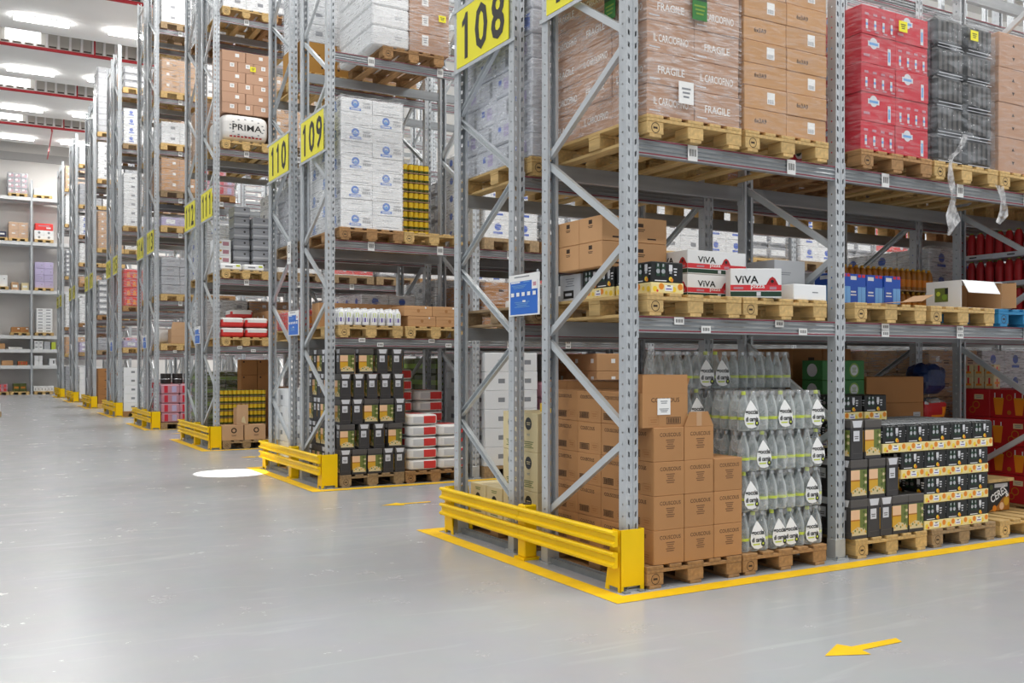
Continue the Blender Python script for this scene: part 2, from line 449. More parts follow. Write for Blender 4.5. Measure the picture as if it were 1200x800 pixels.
# ------------------------------------------------------------------ racks
def upright_mesh(full=True):
    mb = MB(); P = .08
    xs = [0, .012, .027, W - .027, W - .012, W]
    for i in (0, 2, 4):
        if i == 2:
            a, c = xs[2], xs[3]
            mb.add([(a, 0, 0), (a + .008, 0, 0), (a + .013, .007, 0), (c - .013, .007, 0), (c - .008, 0, 0), (c, 0, 0)] + [(a, 0, H), (a + .008, 0, H), (a + .013, .007, H), (c - .013, .007, H), (c - .008, 0, H), (c, 0, H)],
                   [(j, j + 1, j + 7, j + 6) for j in range(5)], 'galv')
        else:
            mb.add([(xs[i], 0, 0), (xs[i + 1], 0, 0), (xs[i + 1], 0, H), (xs[i], 0, H)], [(0, 1, 2, 3)], 'galv')
    n = int(H / P)
    for a, c, sl in ((xs[1], xs[2], .010), (xs[3], xs[4], -.010)):
        for k in range(n + 1):
            z0 = k * P + .034 if k else 0; z1 = min((k + 1) * P, H)
            s0 = sl if k else 0; s1 = sl if z1 < H - .02 else 0
            mb.add([(a, 0, z0 + max(0, s0)), (c, 0, z0 + max(0, -s0)), (c, 0, z1 + max(0, -s1)), (a, 0, z1 + max(0, s1))], [(0, 1, 2, 3)], 'galv')
    d = .083
    for x, sg in ((0, 1), (W, -1)):
        y0, y1, y2 = 0, .036, .048
        for a, c in ((y0, y1), (y2, d)):
            mb.add([(x, a, 0), (x, c, 0), (x, c, H), (x, a, H)], [(0, 1, 2, 3)], 'galv')
        for k in range(n + 1):
            z0 = k * P + .012 if k else 0; z1 = min((k + 1) * P, H)
            mb.add([(x, y1, z0), (x, y2, z0), (x, y2, z1), (x, y1, z1)], [(0, 1, 2, 3)], 'galv')
        mb.add([(x, d, 0), (x + sg * .024, d, 0), (x + sg * .024, d, H), (x, d, H)], [(0, 1, 2, 3)], 'galv')
        mb.add([(x + sg * .024, d, 0), (x + sg * .024, d - .012, 0), (x + sg * .024, d - .012, H), (x + sg * .024, d, H)], [(0, 1, 2, 3)], 'galv')
    return mb.mesh('upright')
UP = upright_mesh()
FOOT = MB().box(-.006, W + .006, -.004, .086, .012, .16, 'galv_foot', .004)  .box(-.016, W + .016, -.026, .11, 0, .012, 'galv_foot').tube((-.003, -.014, .012), (-.003, -.014, .03), .009, 6, 'galv_dark').tube((W + .006, -.014, .012), (W + .006, -.014, .03), .009, 6, 'galv_dark').mesh('foot')
def brace_mesh(y0, z0, y1, z1):
    mb = MB(); x = W / 2
    p = Vector((x, y0, z0)); q = Vector((x, y1, z1)); dr = (q - p).normalized(); nn = Vector((0, -dr.z, dr.y))
    for (a0, a1, b0, b1) in ((-.024, .024, -.018, -.014), (-.024, -.019, -.014, .016), (.019, .024, -.014, .016)):
        vs = []
        for c in (p, q):
            for a, bb in ((a0, b0), (a1, b0), (a1, b1), (a0, b1)): vs.append(c + nn * a + Vector((1, 0, 0)) * bb)
        mb.add(vs, [(0, 3, 2, 1), (4, 5, 6, 7), (0, 1, 5, 4), (1, 2, 6, 5), (2, 3, 7, 6), (3, 0, 4, 7)], 'brace')
    return mb.mesh('brace')
BR = []
zi, zo = .36, 1.02
k = 0
while zi < H - 1:
    BR.append((brace_mesh(D - .05, zi + .035, .05, zo - .03), brace_mesh(.05, zo + .035, D - .05, zi + 1.335 - .03)))
    zi += 1.335; zo += 1.335
BR_TOP = brace_mesh(.05, H - .3, D - .05, H - .3)
RAIL = MB().prism([(.02, 0), (.076, 0), (.076, .045), (.062, .045), (.055, .02), (.041, .02), (.034, .045), (.02, .045)], 'y', .09, D - .09, 'galv_dark').mesh('base_rail')
_beam = {}
def beam_mesh(x0, x1):
    ln = round(x1 - x0, 3)
    if ln not in _beam:
        h = .112; mb = MB()
        pr = [(0, 0), (0, -.012), (.007, -.014), (.007, -.024), (0, -.034), (0, -.040), (.008, -.042), (.008, -.054), (0, -.066), (0, -.070), (.008, -.072), (.008, -.084), (0, -.094), (0, -h), (.05, -h), (.05, 0)]
        mb.prism(pr, 'x', .0, ln, 'beam')
        for z in (-.0065, -.0985): mb.add([(.004, -.0006, z - .0042), (ln - .004, -.0006, z - .0042), (ln - .004, -.0006, z + .0042), (.004, -.0006, z + .0042)], [(0, 1, 2, 3)], 'beam_red')
        for a, c in ((0, .006), (ln - .006, ln)): mb.box(a, c, -.006, .056, -.15, .03, 'galv')
        _beam[ln] = mb.mesh('beam')
    return _beam[ln]
def lbl_mesh(w, h):
    mb = MB().box(-w / 2, w / 2, -.004, 0, -h, 0, 'paper')
    prints(mb, w, .008, h, [('f', 'bars', 0, -h * .98, w * .7, h * .45, 7, 'black')], 0)
    return mb.mesh('barcode_label')
LB1 = lbl_mesh(.085, .05); LB2 = lbl_mesh(.085, .108)
def rack(label, n, side, nb, levels, first=0, labels=True):
    """single-deep run of pallet racking; side 'A' opens towards the camera, 'B' towards the next row"""
    y0 = yf(n) if side == 'A' else yf(n) + D + GAP
    t = thing('pallet_rack', label, 'pallet rack', (0, y0, 0))
    for i in range(nb + 1):
        x = XS[i]
        ob('upright', UP, t, (x, 0, 0)); ob('upright', UP, t, (x + W, D, 0), PI)
        ob('base_foot', FOOT, t, (x, 0, 0)); ob('base_foot', FOOT, t, (x + W, D, 0), PI)
        if i < 3 or n == 0:
            for a, c in BR:
                if side == 'A': ob('brace', a, t, (x, 0, 0)); ob('brace', c, t, (x, 0, 0))
                else: ob('brace', a, t, (x + W, D, 0), PI); ob('brace', c, t, (x + W, D, 0), PI)
            ob('brace', BR_TOP, t, (x, 0, 0))
        ob('base_rail', RAIL, t, (x, 0, 0))
        if i < nb:
            for k, z in enumerate(levels):
                me = beam_mesh(x + W, XS[i + 1])
                f = ob('beam', me, t, (x + W, .004, z)); bk = ob('beam', me, t, (XS[i + 1], D - .004, z), PI)
                fr = f if side == 'A' else bk
                if labels and i < 2:
                    ln = XS[i + 1] - x - W; np_ = 2 if i == 0 else 3
                    for q in range(np_):
                        xx = (q + .5) * ln / np_
                        if k == 0:
                            o_ = .12 if i == 0 else 0; ob('barcode_label', LB1, fr, (xx - o_, -.001, -.004)); ob('barcode_label', LB1, fr, (xx + o_, -.001, -.058))
                        else: ob('barcode_label', LB2, fr, (xx, -.001, -.002))
    return t
LVN3 = [1.825, 2.97, 4.55, 5.36, 6.45, 7.65, 9.25]
for n in range(8):
    for side in 'AB':
        nb = {0: 4, 1: 6, 2: 6}.get(n, 3)
        lv = LVN3 if n in (3, 6) else LV
        w = 'facing the near aisle' if side == 'A' else 'on the far side'
        rack('grey steel pallet rack %s of the %s rack row from the camera' % (w, ORD[n]), n, side, nb, lv, labels=n < 4)

# ------------------------------------------------------------------ end guards
def guard_meshes():
    ep = []
    for near in (1, 0):
        mb = MB(); t = .007
        def Y(v): return v if near else DEP - v
        def yy(a, c): return (min(Y(a), Y(c)), max(Y(a), Y(c)))
        a, c = yy(-.036, -.029)
        mb.box(-.078, .119, a, c, .035, .41, 'yellow')
        for x in (-.078, .089): mb.box(x, x + .03, a, c, 0, .036, 'yellow')
        for x in (-.078, .119 - t):
            poly = [(Y(-.029), .03), (Y(.0), .03), (Y(.0), 0), (Y(.03), 0), (Y(.03), .03), (Y(.09), .03), (Y(.09), 0), (Y(.135), 0), (Y(.085), .25), (Y(.05), .41), (Y(-.029), .41)]
            if x < 0: poly = [(Y(-.036), .03), (Y(-.036), 0), (Y(-.01), 0), (Y(-.01), .03), (Y(.09), .03), (Y(.09), 0), (Y(.135), 0), (Y(.085), .25), (Y(.05), .41), (Y(-.036), .41)]
            mb.prism(poly, 'x', x, x + t, 'yellow')
        # fixing feet
        for q in (-.05, .075): 
            a2, c2 = yy(-.075, -.037); mb.box(q - .015, q + .03, a2, c2, 0, .008, 'galv_dark')
        ep.append(mb.mesh('end_post'))
    m = MB().box(-.09, .02, 1.175, 1.285, .02, .42, 'yellow', .008).box(-.11, .04, 1.155, 1.305, 0, .019, 'yellow')
    m.tube((-.035, 1.23, .42), (-.035, 1.23, .428), .035, 10, 'dark_gap')
    rl = []
    for dz in (0, -.14):
        pr = [(-.079, .405), (-.112, .408), (-.124, .398), (-.124, .385), (-.100, .372), (-.100, .338), (-.124, .325), (-.124, .312), (-.112, .302), (-.079, .305)]
        pr = [(x - .012, z + dz) for x, z in pr]
        mb = MB(); mb.prism(pr, 'y', -.03, 1.228, 'yellow'); mb.prism(pr, 'y', 1.232, DEP + .03, 'yellow')
        mb.box(-.091, -.0785, .0, .06, .325 + dz, .385 + dz, 'yellow'); mb.box(-.091, -.0785, DEP - .06, DEP, .325 + dz, .385 + dz, 'yellow')
        rl.append(mb.mesh('guard_rail'))
    return ep, m.mesh('middle_post'), rl
EP, MP, RL = guard_meshes()
for n in range(8):
    t = thing('end_guard', 'yellow steel end guard at the foot of the %s rack row from the camera' % ORD[n], 'rack guard', (X0, yf(n), 0), 0, 'yellow end guards')
    for e in EP: ob('end_post', e, t)
    ob('middle_post', MP, t)
    for r in RL: ob('guard_rail', r, t)
    # painted outline on the floor
    y0, y1 = yf(n) - .26, yf(n) + DEP + .25
    mb = MB(); z = .0025; xe = 30
    mb.add([(3.55, y0, z), (xe, y0, z), (xe, y0 + .15, z), (3.70, y0 + .15, z), (3.70, y1 - .15, z), (xe, y1 - .15, z), (xe, y1, z), (3.55, y1, z)],
           [(0, 1, 2, 3), (0, 3, 4, 7), (7, 4, 5, 6)], 'line')
    struct('floor_marking', mb.mesh('floor_marking'), label='yellow painted outline on the floor round the %s rack row' % ORD[n])
    # painted arrow pointing to the main aisle
    mb = MB(); ya = yf(n) - 1.66
    mb.add([(3.84, ya, z), (4.06, ya + .115, z), (4.09, ya + .045, z), (4.43, ya + .035, z), (4.40, ya - .03, z), (4.09, ya - .025, z), (4.07, ya - .10, z)], [(6, 5, 2, 1, 0), (5, 4, 3, 2)], 'line')
    struct('floor_marking', mb.mesh('floor_arrow'), label='yellow painted arrow on the floor before the %s rack row' % ORD[n])

# ------------------------------------------------------------------ signs on the rack ends
def num_sign(n, side, text, word):
    ya, yb = (yf(n) + .095, yf(n) + D - .095) if side == 'A' else (yf(n) + D + GAP + .06, yf(n) + DEP - .085)
    yc = (ya + yb) / 2; w = yb - ya; h = .50; zc = 4.36
    t = thing('number_sign', 'yellow sign reading %s on the end of the %s rack row' % (word, ORD[n]), 'sign', (X0 - .014, yc, zc), 0, 'yellow number signs')
    mb = MB().box(-.004, .003, -w / 2, w / 2, -h / 2, h / 2, 'sign_yellow')
    for i, ch in enumerate(text):
        xx = (-.30, .0, .29)[i] if text[1] != '1' else (-.28, -.02, .27)[i]
        if ch == '1': ww = .11
        else: ww = .225
        if ch == '1':
            mb.flat([(xx - .005, -.2), (xx + .052, -.2), (xx + .052, .2), (xx + .012, .2), (xx - .01, .165), (xx - .055, .135), (xx - .055, .085), (xx - .005, .105)], (-.004, 0, 0), (0, -1, 0), (0, 0, 1), 'black', .002)
            continue
        mb.text(ch, (-.004, -xx, 0), (0, -1, 0), (0, 0, 1), .40, 'black', .002, .02, ww)
    ob('panel', mb.mesh('sign_panel'), t)
    rm = MB().box(-.004, .004, -w / 2 - .1, w / 2 + .1, -.015, .015, 'galv').mesh('sign_rail')
    for z in (-h / 2 - .02, h / 2 + .02): ob('mounting_rail', rm, t, (0, 0, z))
words_ = ['one hundred and ' + s for s in 'seven eight nine ten eleven twelve thirteen fourteen fifteen sixteen seventeen eighteen nineteen twenty twentyone twentytwo'.split()]
for n in range(8):
    num_sign(n, 'A', str(107 + 2 * n), words_[2 * n]); num_sign(n, 'B', str(108 + 2 * n), words_[2 * n + 1])
def info_sign(n):
    y0, y1 = yf(n) + D + .012, yf(n) + D + GAP + .05
    w = y1 - y0; h = .325
    t = thing('info_sign', 'blue and white load notice between the frames of the %s rack row' % ORD[n], 'sign', (X0 - .012, (y0 + y1) / 2, 1.88), 0, 'blue load notices')
    mb = MB().box(-.004, .003, -w / 2, w / 2, 0, h, 'paper')
    Wd = w
    it = [('l', 'rect', 0, -.022, w * .9, h * .80, 'sign_blue'), ('l', 'lines', -.03, .142, w * .5, .02, 1, 'grey_print'),
          ('l', 'rect', -w * .27, .1, w * .3, .010, 'paper'), ('l', 'rect', w * .1, .1, w * .2, .008, 'light_blue'), ('l', 'rect', w * .36, .075, w * .18, .075, 'paper'), ('l', 'rect', w * .36, .075, w * .1, .03, 'pink'),
          ('l', 'lines', -w * .15, .065, w * .5, .03, 3, 'light_blue'), ('l', 'lines', -w * .05, -.075, w * .5, .05, 4, 'light_blue'), ('l', 'rect', w * .02, -.05, w * .1, .014, 'paper')]
    for q in range(5): it.append(('l', 'rect', -w * .36 + q * w * .18, .005, w * .1, .03, 'paper'))
    prints(mb, .008, w, h, it, .0004)
    ob('panel', mb.mesh('notice'), t)
    rm = MB().box(-.002, .003, -.012, .012, .0, .02, 'galv').mesh('notice_clip')
    ob('clip', rm, t, (.0, -w / 2 + .03, h + .001)); ob('clip', rm, t, (.0, w / 2 - .03, h + .001))
for n in range(5): info_sign(n)
mb = MB().box(-.003, .002, -.075, .075, 0, .30, 'paper')
prints(mb, .006, .15, .3, [('l', 'ring', 0, .05, .055, .04, 'black'), ('l', 'rect', 0, .05, .02, .05, 'black'), ('l', 'lines', 0, -.09, .1, .06, 3, 'grey_print')])
t = thing('notice', 'small white notice with black ring on the inner upright of the second row', 'sign', (X0 - .004, yf(1) + D + GAP + .045, 2.85))
ob('panel', mb.mesh('small_notice'), t); ob('clip', MB().box(-.004, .003, -.01, .01, .301, .315, 'galv').mesh('clip'), t)

# ------------------------------------------------------------------ light
wd = bpy.data.worlds.new('hall'); SC.world = wd; wd.use_nodes = True
wd.node_tree.nodes['Background'].inputs[0].default_value = (.93, .96, 1, 1)
wd.node_tree.nodes['Background'].inputs[1].default_value = .45
def area(x, y, z, sx, sy, e, col=(1, .985, .96)):
    l = bpy.data.lights.new('strip_light', 'AREA'); l.shape = 'RECTANGLE'; l.size = sx; l.size_y = sy; l.energy = e; l.color = col
    o = bpy.data.objects.new('strip_light', l); COL.objects.link(o); o.location = (x, y, z)
for n in range(-2, 8):
    ya = yf(n) + DEP + (PER - DEP) / 2
    for x in (6, 13, 20, 27):
        area(x, ya, 11.9, 5.5, .5, 265)
for y in (-6, 0, 6, 12, 18):
    for x in (-9, -3, 1): area(x, y, 11.9, 4.5, .5, 120)
# sunbeam that falls through a small roof opening on to the floor
sp = bpy.data.lights.new('sunbeam', 'SPOT'); sp.energy = 26000; sp.spot_size = 2 * math.atan(.5 / 11.6); sp.spot_blend = .12; sp.shadow_soft_size = .02; sp.color = (1, .97, .92)
o = bpy.data.objects.new('sunbeam', sp); COL.objects.link(o); o.location = (3.02, 13.2, 11.8)
o.rotation_euler = (Vector((3.2, 13.42, 0)) - Vector(o.location)).to_track_quat('-Z', 'Y').to_euler()

# ------------------------------------------------------------------ camera
cam = bpy.data.cameras.new('camera'); co = bpy.data.objects.new('camera', cam); COL.objects.link(co)
co.location = (0, 0, 1.5); co.rotation_euler = (PI / 2, 0, -.5189)
cam.sensor_width = 36; cam.lens = 1124.54 * 36 / 1200; cam.shift_y = 26.6 / 1200; cam.clip_end = 200; cam.clip_start = .05
SC.camera = co
SC.view_settings.view_transform = 'Standard'; SC.view_settings.look = 'None'; SC.view_settings.gamma = 1; SC.view_settings.exposure = .13; SC.view_settings.use_curve_mapping = False
SC.cycles.use_denoising = True
SC.cycles.max_bounces = 7; SC.cycles.diffuse_bounces = 4; SC.cycles.glossy_bounces = 3; SC.cycles.transparent_max_bounces = 14; SC.cycles.transmission_bounces = 3
SC.cycles.sample_clamp_indirect = 4
SC.cycles.caustics_reflective = False; SC.cycles.caustics_refractive = False
# ------------------------------------------------------------------ pallets
PW, PD, PH = .84, 1.24, .15
def pallet_meshes(wood):
    deck = MB()
    for i in range(5):
        x = -PW / 2 + .07 + i * (PW - .14) / 4; hw = .07 if i in (0, 2, 4) else .052
        deck.box(x - hw, x + hw, -PD / 2, PD / 2, PH - .022, PH, wood, .003)
    for y in (-PD / 2 + .07, 0, PD / 2 - .07): deck.box(-PW / 2, PW / 2, y - .07, y + .07, PH - .045, PH - .0225, wood, .002)
    bl = MB().box(-.07, .07, -.07, .07, 0, .082, wood, .004)
    bm = MB().box(-.07, .07, -.07, .07, 0, .082, wood, .004)
    prints(bm, .14, .14, .082, [('f', 'ring', 0, 0, .036, .031, 'print'), ('f', 'rect', 0, 0, .035, .014, 'print')])
    bt = MB().box(-.05, .05, -PD / 2, PD / 2, 0, .022, wood, .002)
    far = MB()
    far.box(-PW / 2, PW / 2, -PD / 2, PD / 2, PH - .04, PH, wood)
    for x in (-.35, 0, .35):
        for y in (-.55, 0, .55): far.box(x - .07, x + .07, y - .07, y + .07, 0, PH - .04, wood)
    return deck.mesh('deck'), bl.mesh('block'), bm.mesh('block_stamped'), bt.mesh('bottom_board'), far.mesh('pallet')
PM = {w: pallet_meshes(w) for w in ('wood', 'wood_old', 'wood_grey', 'wood_blue')}
NP = [0]
def pallet(x, y, z, label, wood='wood', far=False, group=None, rz=0.0):
    """x, y: middle of the pallet"""
    dk, bl, bs, bt, fr = PM[wood]
    if far:
        o = ob('pallet', fr, None, (x, y, z + .001), rz); tag(o, label, 'pallet', group); return o
    t = thing('pallet', label, 'pallet', (x, y, z + .001), rz, group)
    ob('deck', dk, t)
    for i, bx in enumerate((-PW / 2 + .071, 0, PW / 2 - .071)):
        for j, by in enumerate((-PD / 2 + .071, 0, PD / 2 - .071)):
            ob('block', bs if (j == 0 and i == 0) else bl, t, (bx, by, .0225))
        ob('bottom_board', bt, t, (bx, 0, 0))
    return t
def slot(i, k):
    """middle X of pallet place k in bay i"""
    if i == 0: return (3.94 + PW / 2, 4.795 + PW / 2)[k]
    return XS[i] + W + .05 + PW / 2 + k * .895
def ya(n): return yf(n) - .055 + PD / 2
def yb(n): return yf(n) + D + GAP - .085 + PD / 2 + .0
PT = PH + .002                                # height of a pallet's top above what it stands on

# ------------------------------------------------------------------ stretch film shells
_film = {}
def film_shell(w, d, h, m='film', amp=.012, seed=0, top=True, bulge=0.0):
    k = (round(w, 2), round(d, 2), round(h, 2), m, seed % 3, top)
    if k in _film: return _film[k]
    mb = MB(); st = .07
    nx, ny, nz = max(4, int(w / st)), max(4, int(d / st)), max(4, int(h / st))
    path = [(-w / 2 + w * i / nx, -d / 2, 0, -1) for i in range(nx)] + [(w / 2, -d / 2 + d * i / ny, 1, 0) for i in range(ny)] + [(w / 2 - w * i / nx, d / 2, 0, 1) for i in range(nx)] + [(-w / 2, d / 2 - d * i / ny, -1, 0) for i in range(ny)]
    n = len(path); vs = []
    for j in range(nz + 1):
        z = h * j / nz
        for (x, y, ax, ay) in path:
            o = (mnoise.noise(Vector((x * 5 + seed * 9.1, y * 5, z * 14 + x * 3)))) * amp + amp
            vs.append((x + ax * o, y + ay * o, z))
    mb.add(vs, [(j * n + i, j * n + (i + 1) % n, (j + 1) * n + (i + 1) % n, (j + 1) * n + i) for j in range(nz) for i in range(n)], m, True)
    if top:
        mb.add([(-w / 2, -d / 2, h + .004), (w / 2, -d / 2, h + .004), (w / 2, d / 2, h + .004), (-w / 2, d / 2, h + .004)], [(0, 1, 2, 3)], m)
    _film[k] = mb.mesh('stretch_film')
    return _film[k]

def drape(mb, start, ymin=-2):
    """push everything added since face START (printing) on to the front of the sack below it"""
    from mathutils.bvhtree import BVHTree
    fv, v0 = start
    tree = BVHTree.FromPolygons([Vector(v) for v in mb.v[:v0]], mb.f[:fv])
    for i in range(v0, len(mb.v)):
        x, y, z = mb.v[i]
        h = tree.ray_cast(Vector((x, ymin, z)), Vector((0, 1, 0)))
        if h[0] is not None: mb.v[i] = (x, h[0].y - .004 + (y + .567), z)

def cells(nx, ny, nz, keep=None):
    for k in range(nz):
        for j in range(ny):
            for i in range(nx):
                if i == 0 or j == 0 or k == nz - 1 or i == nx - 1:
                    if keep is None or keep(i, j, k): yield i, j, k

def wrapped(label, cat, x, y, z, me, cw, cd, ch, nx, ny, nz, name='carton', film='film', group=None, me2=None, pad=.006, amp=.012, fz=-.08, parts_front_only=False, jit=.004):
    """one wrapped load on a pallet: cartons are parts, the film is another. x, y: middle; z: underside"""
    t = thing('wrapped_load', label, cat, (x, y, z + .001), 0, group)
    amp = min(amp, .008)
    w, d, h = nx * cw, ny * cd, nz * ch
    for i, j, k in cells(nx, ny, nz):
        m = me2 if (me2 is not None and (i + k + j) % 2) else me
        ob(name, m, t, (-w / 2 + (i + .5) * cw + R.uniform(-jit, jit), -d / 2 + (j + .5) * cd + R.uniform(-jit, jit), k * ch))
    if film:
        fs = film_shell(w + pad * 2, d + pad * 2, h + .02 - max(fz, 0), film, amp, seed=int(x * 7 + y * 3))
        ob('stretch_film', fs, t, (0, 0, max(fz, 0) + .002))
    return t

def loose(name, label_fn, cat, group, x, y, z, me, cw, cd, ch, nx, ny, nz, keep=None, gap=.003, me2=None, jit=.003, rz=0):
    """loose stack: every carton is a thing. x, y: front corner (min X, min Y)"""
    out = []
    for i, j, k in cells(nx, ny, nz, keep):
        m = me2 if (me2 is not None and (i + k + j) % 2) else me
        o = ob(name, m, None, (x + (i + .5) * (cw + gap) + R.uniform(-jit, jit) * .3, y + (j + .5) * (cd + gap) + R.uniform(-jit, jit), z + .001 + k * (ch + .001)), rz)
        tag(o, label_fn(i, j, k), cat, group); out.append(o)
    return out

def pillow(name, w, d, h, base, patches=(), n=22, ze=.45, nz=.006, xy=.4):
    """soft sack: super-ellipsoid; patches: function(u, v, normal, p) -> material or None"""
    mb = MB(); m = n // 2
    def se(c, e): return math.copysign(abs(c) ** e, c)
    vs = []
    for j in range(m + 1):
        ph = -PI / 2 + PI * j / m
        for i in range(n):
            th = 2 * PI * i / n
            x = se(math.cos(ph), xy) * se(math.cos(th), xy) * w / 2
            y = se(math.cos(ph), xy) * se(math.sin(th), xy) * d / 2
            z = se(math.sin(ph), ze) * h / 2 + h / 2
            o = mnoise.noise(Vector((x * 9, y * 9, z * 9))) * nz
            vs.append((x + o, y + o, max(0, z)))
    for j in range(m):
        for i in range(n):
            q = (j * n + i, j * n + (i + 1) % n, (j + 1) * n + (i + 1) % n, (j + 1) * n + i)
            c = sum((Vector(vs[a]) for a in q), Vector()) / 4
            mt = base
            for f in patches:
                r = f(c.x / w, c.y / d, c.z / h)
                if r: mt = r
            mb.add([vs[a] for a in q], [(0, 1, 2, 3)], mt, True)
    return mb

# ================================================================== FIRST ROW, camera side, floor level
# ---- couscous cartons
mat('print_soft', '#7a5638', .7)
CW, CD, CH = .262, .305, .2295
def cous_items(long_side):
    return [(long_side[0], 'text', 'COUSCOUS', 0, .075, .024, 'print', .012, .15)]
items = []
for s in ('f', 'b'):
    items += [(s, 'text', 'COUSCOUS', .01, .066, .026, 'print', .004, .178), (s, 'lines', .01, .002, .075, .07, 5, 'print_soft')]
for s in ('l', 'r'):
    items += [(s, 'text', 'COUSCOUS', -.02, .070, .026, 'print', .006, .18), (s, 'frame', -.06, -.065, .12, .042, .004, 'print'), (s, 'bars', -.06, -.065, .10, .034, 13, 'print'), (s, 'frame', .075, -.06, .085, .048, .002, 'card_edge'), (s, 'lines', .075, -.06, .06, .03, 2, 'card_edge')]
COUS = carton('couscous_carton', CW - .002, CD - .002, CH, 'card_cous', items)
PX = 3.93; PY = YF - .055
p = pallet(slot(0, 0), ya(0), 0, 'light wooden pallet under the brown couscous cartons by the yellow guard', 'wood_old')
def cous_label(i, j, k):
    return 'brown couscous carton, %s layer, %s file from the rack end, %s row back' % (LAYER[k], ORD[i], ORD[j])
def cous_keep(i, j, k):
    if j == 0: return k <= (3, 2, 2)[i]
    if i == 0: return k <= 4
    if i == 1 and j == 1: return k <= 4
    if i == 2 and j == 1: return k <= 1
    return i < 2 and k == 4
tops = []
for j in range(4):
    for i in range(3):
        for k in range(5):
            if not cous_keep(i, j, k): continue
            if not (j == 0 or i == 0 or k >= 3 or (i == 2 and j == 1)): continue
            o = ob('couscous_carton', COUS, None, (4.0 + (i + .5) * (CW + .0015) + R.uniform(-.002, .002), 5.095 + (j + .5) * (CD + .0015), PT + .001 + k * (CH + .0008)))
            tag(o, cous_label(i, j, k), 'carton', 'couscous cartons')
# flat carton hidden between, carries the bottle packs behind
def open_carton(w, d, h, items, flaph, key):
    mb = MB(); t = .004
    mb.box(-w / 2, w / 2, -d / 2, -d / 2 + t, 0, h, 'card_cous'); mb.box(-w / 2, w / 2, d / 2 - t, d / 2, 0, h, 'card_cous')
    mb.box(-w / 2, -w / 2 + t, -d / 2 + t, d / 2 - t, 0, h, 'card_cous'); mb.box(w / 2 - t, w / 2, -d / 2 + t, d / 2 - t, 0, h, 'card_cous')
    mb.box(-w / 2 + t, w / 2 - t, -d / 2 + t, d / 2 - t, 0, t, 'card_cous')
    prints(mb, w, d, h, items)
    fl = []
    ff = MB(); ff.prism([(-w / 2, 0), (w / 2, 0), (w / 2 - .002, flaph), (-w / 2 + .002, flaph)], 'y', -d / 2, -d / 2 + t, 'card_cous'); fl.append(ff.mesh('flap'))
    fb = MB(); fb.prism([(-w / 2, 0), (w / 2, 0), (w / 2, flaph), (-w / 2, flaph)], 'y', d / 2 - t, d / 2, 'card_cous'); fl.append(fb.mesh('flap'))
    fr = MB(); fr.prism([(w / 2 - t, 0), (w / 2, 0), (w / 2 + flaph * .3, flaph * .8), (w / 2 + flaph * .3 - t, flaph * .8)], 'y', -d / 2 + .02, d / 2 - .02, 'card_cous'); fl.append(fr.mesh('flap'))
    return mb.mesh(key), fl
ow, od, oh = .385, .262, .2295
oi = [('f', 'text', 'COUSCOUS', .0, .07, .03, 'print', .004, .24), ('f', 'frame', .07, -.07, .12, .042, .004, 'print'), ('f', 'bars', .07, -.07, .10, .032, 13, 'print'), ('f', 'frame', -.1, -.07, .085, .048, .002, 'card_edge'), ('f', 'lines', -.1, -.07, .06, .03, 2, 'card_edge'),
      ('r', 'text', 'COUSCOUS', 0, .07, .026, 'print', .004, .17)]
me, fl = open_carton(ow, od, oh, oi, .125, 'open_couscous')
t = thing('couscous_carton', 'brown couscous carton with raised flaps and white sticker, on top of the stack', 'carton', (4.112, 5.108 + .135, PT + .001 + 4 * (CH + .0008)), 0, 'couscous cartons')
ob('body', me, t)
for f in fl: ob('flap', f, t, (0, 0, oh + .0005))
st = MB().box(-.055, .055, -.0018, 0, 0, .11, 'paper'); prints(st, .11, .0036, .11, [('f', 'lines', 0, .03, .06, .025, 2, 'grey_print'), ('f', 'lines', 0, -.025, .08, .03, 3, 'grey_print')])
ob('sticker', st.mesh('sticker'), t, (-.015, -od / 2 - .0022, .085))
# the peaked open carton on the second file
mb = MB(); w, d, h = CW - .002, CD - .004, CH
mb.box(-w / 2, w / 2, -d / 2, d / 2, 0, h, 'card_cous', .003); prints(mb, w, d, h, [('f', 'text', 'COUSCOUS', .01, .066, .026, 'print', .004, .178), ('f', 'lines', .01, .0, .075, .075, 5, 'print_soft')])
t = thing('couscous_carton', 'brown couscous carton with its front flap folded up to a slanted peak', 'carton', (4.0 + 1.5 * (CW + .0015), 5.095 + .5 * (CD + .0015), PT + .001 + 3 * (CH + .0008)), 0, 'couscous cartons')
ob('body', mb.mesh('peaked_couscous'), t)
pf = MB(); pf.prism([(-w / 2, 0), (w / 2, 0), (w / 2 - .05, .1), (-w / 2 + .045, .1)], 'y', -d / 2, -d / 2 + .005, 'card_cous')
prints(pf, w, d, .2, [('f', 'rect', 0, -.05, .045, .095, 'card_pale')])
ob('flap', pf.mesh('peak_flap'), t, (0, 0, h + .0006))

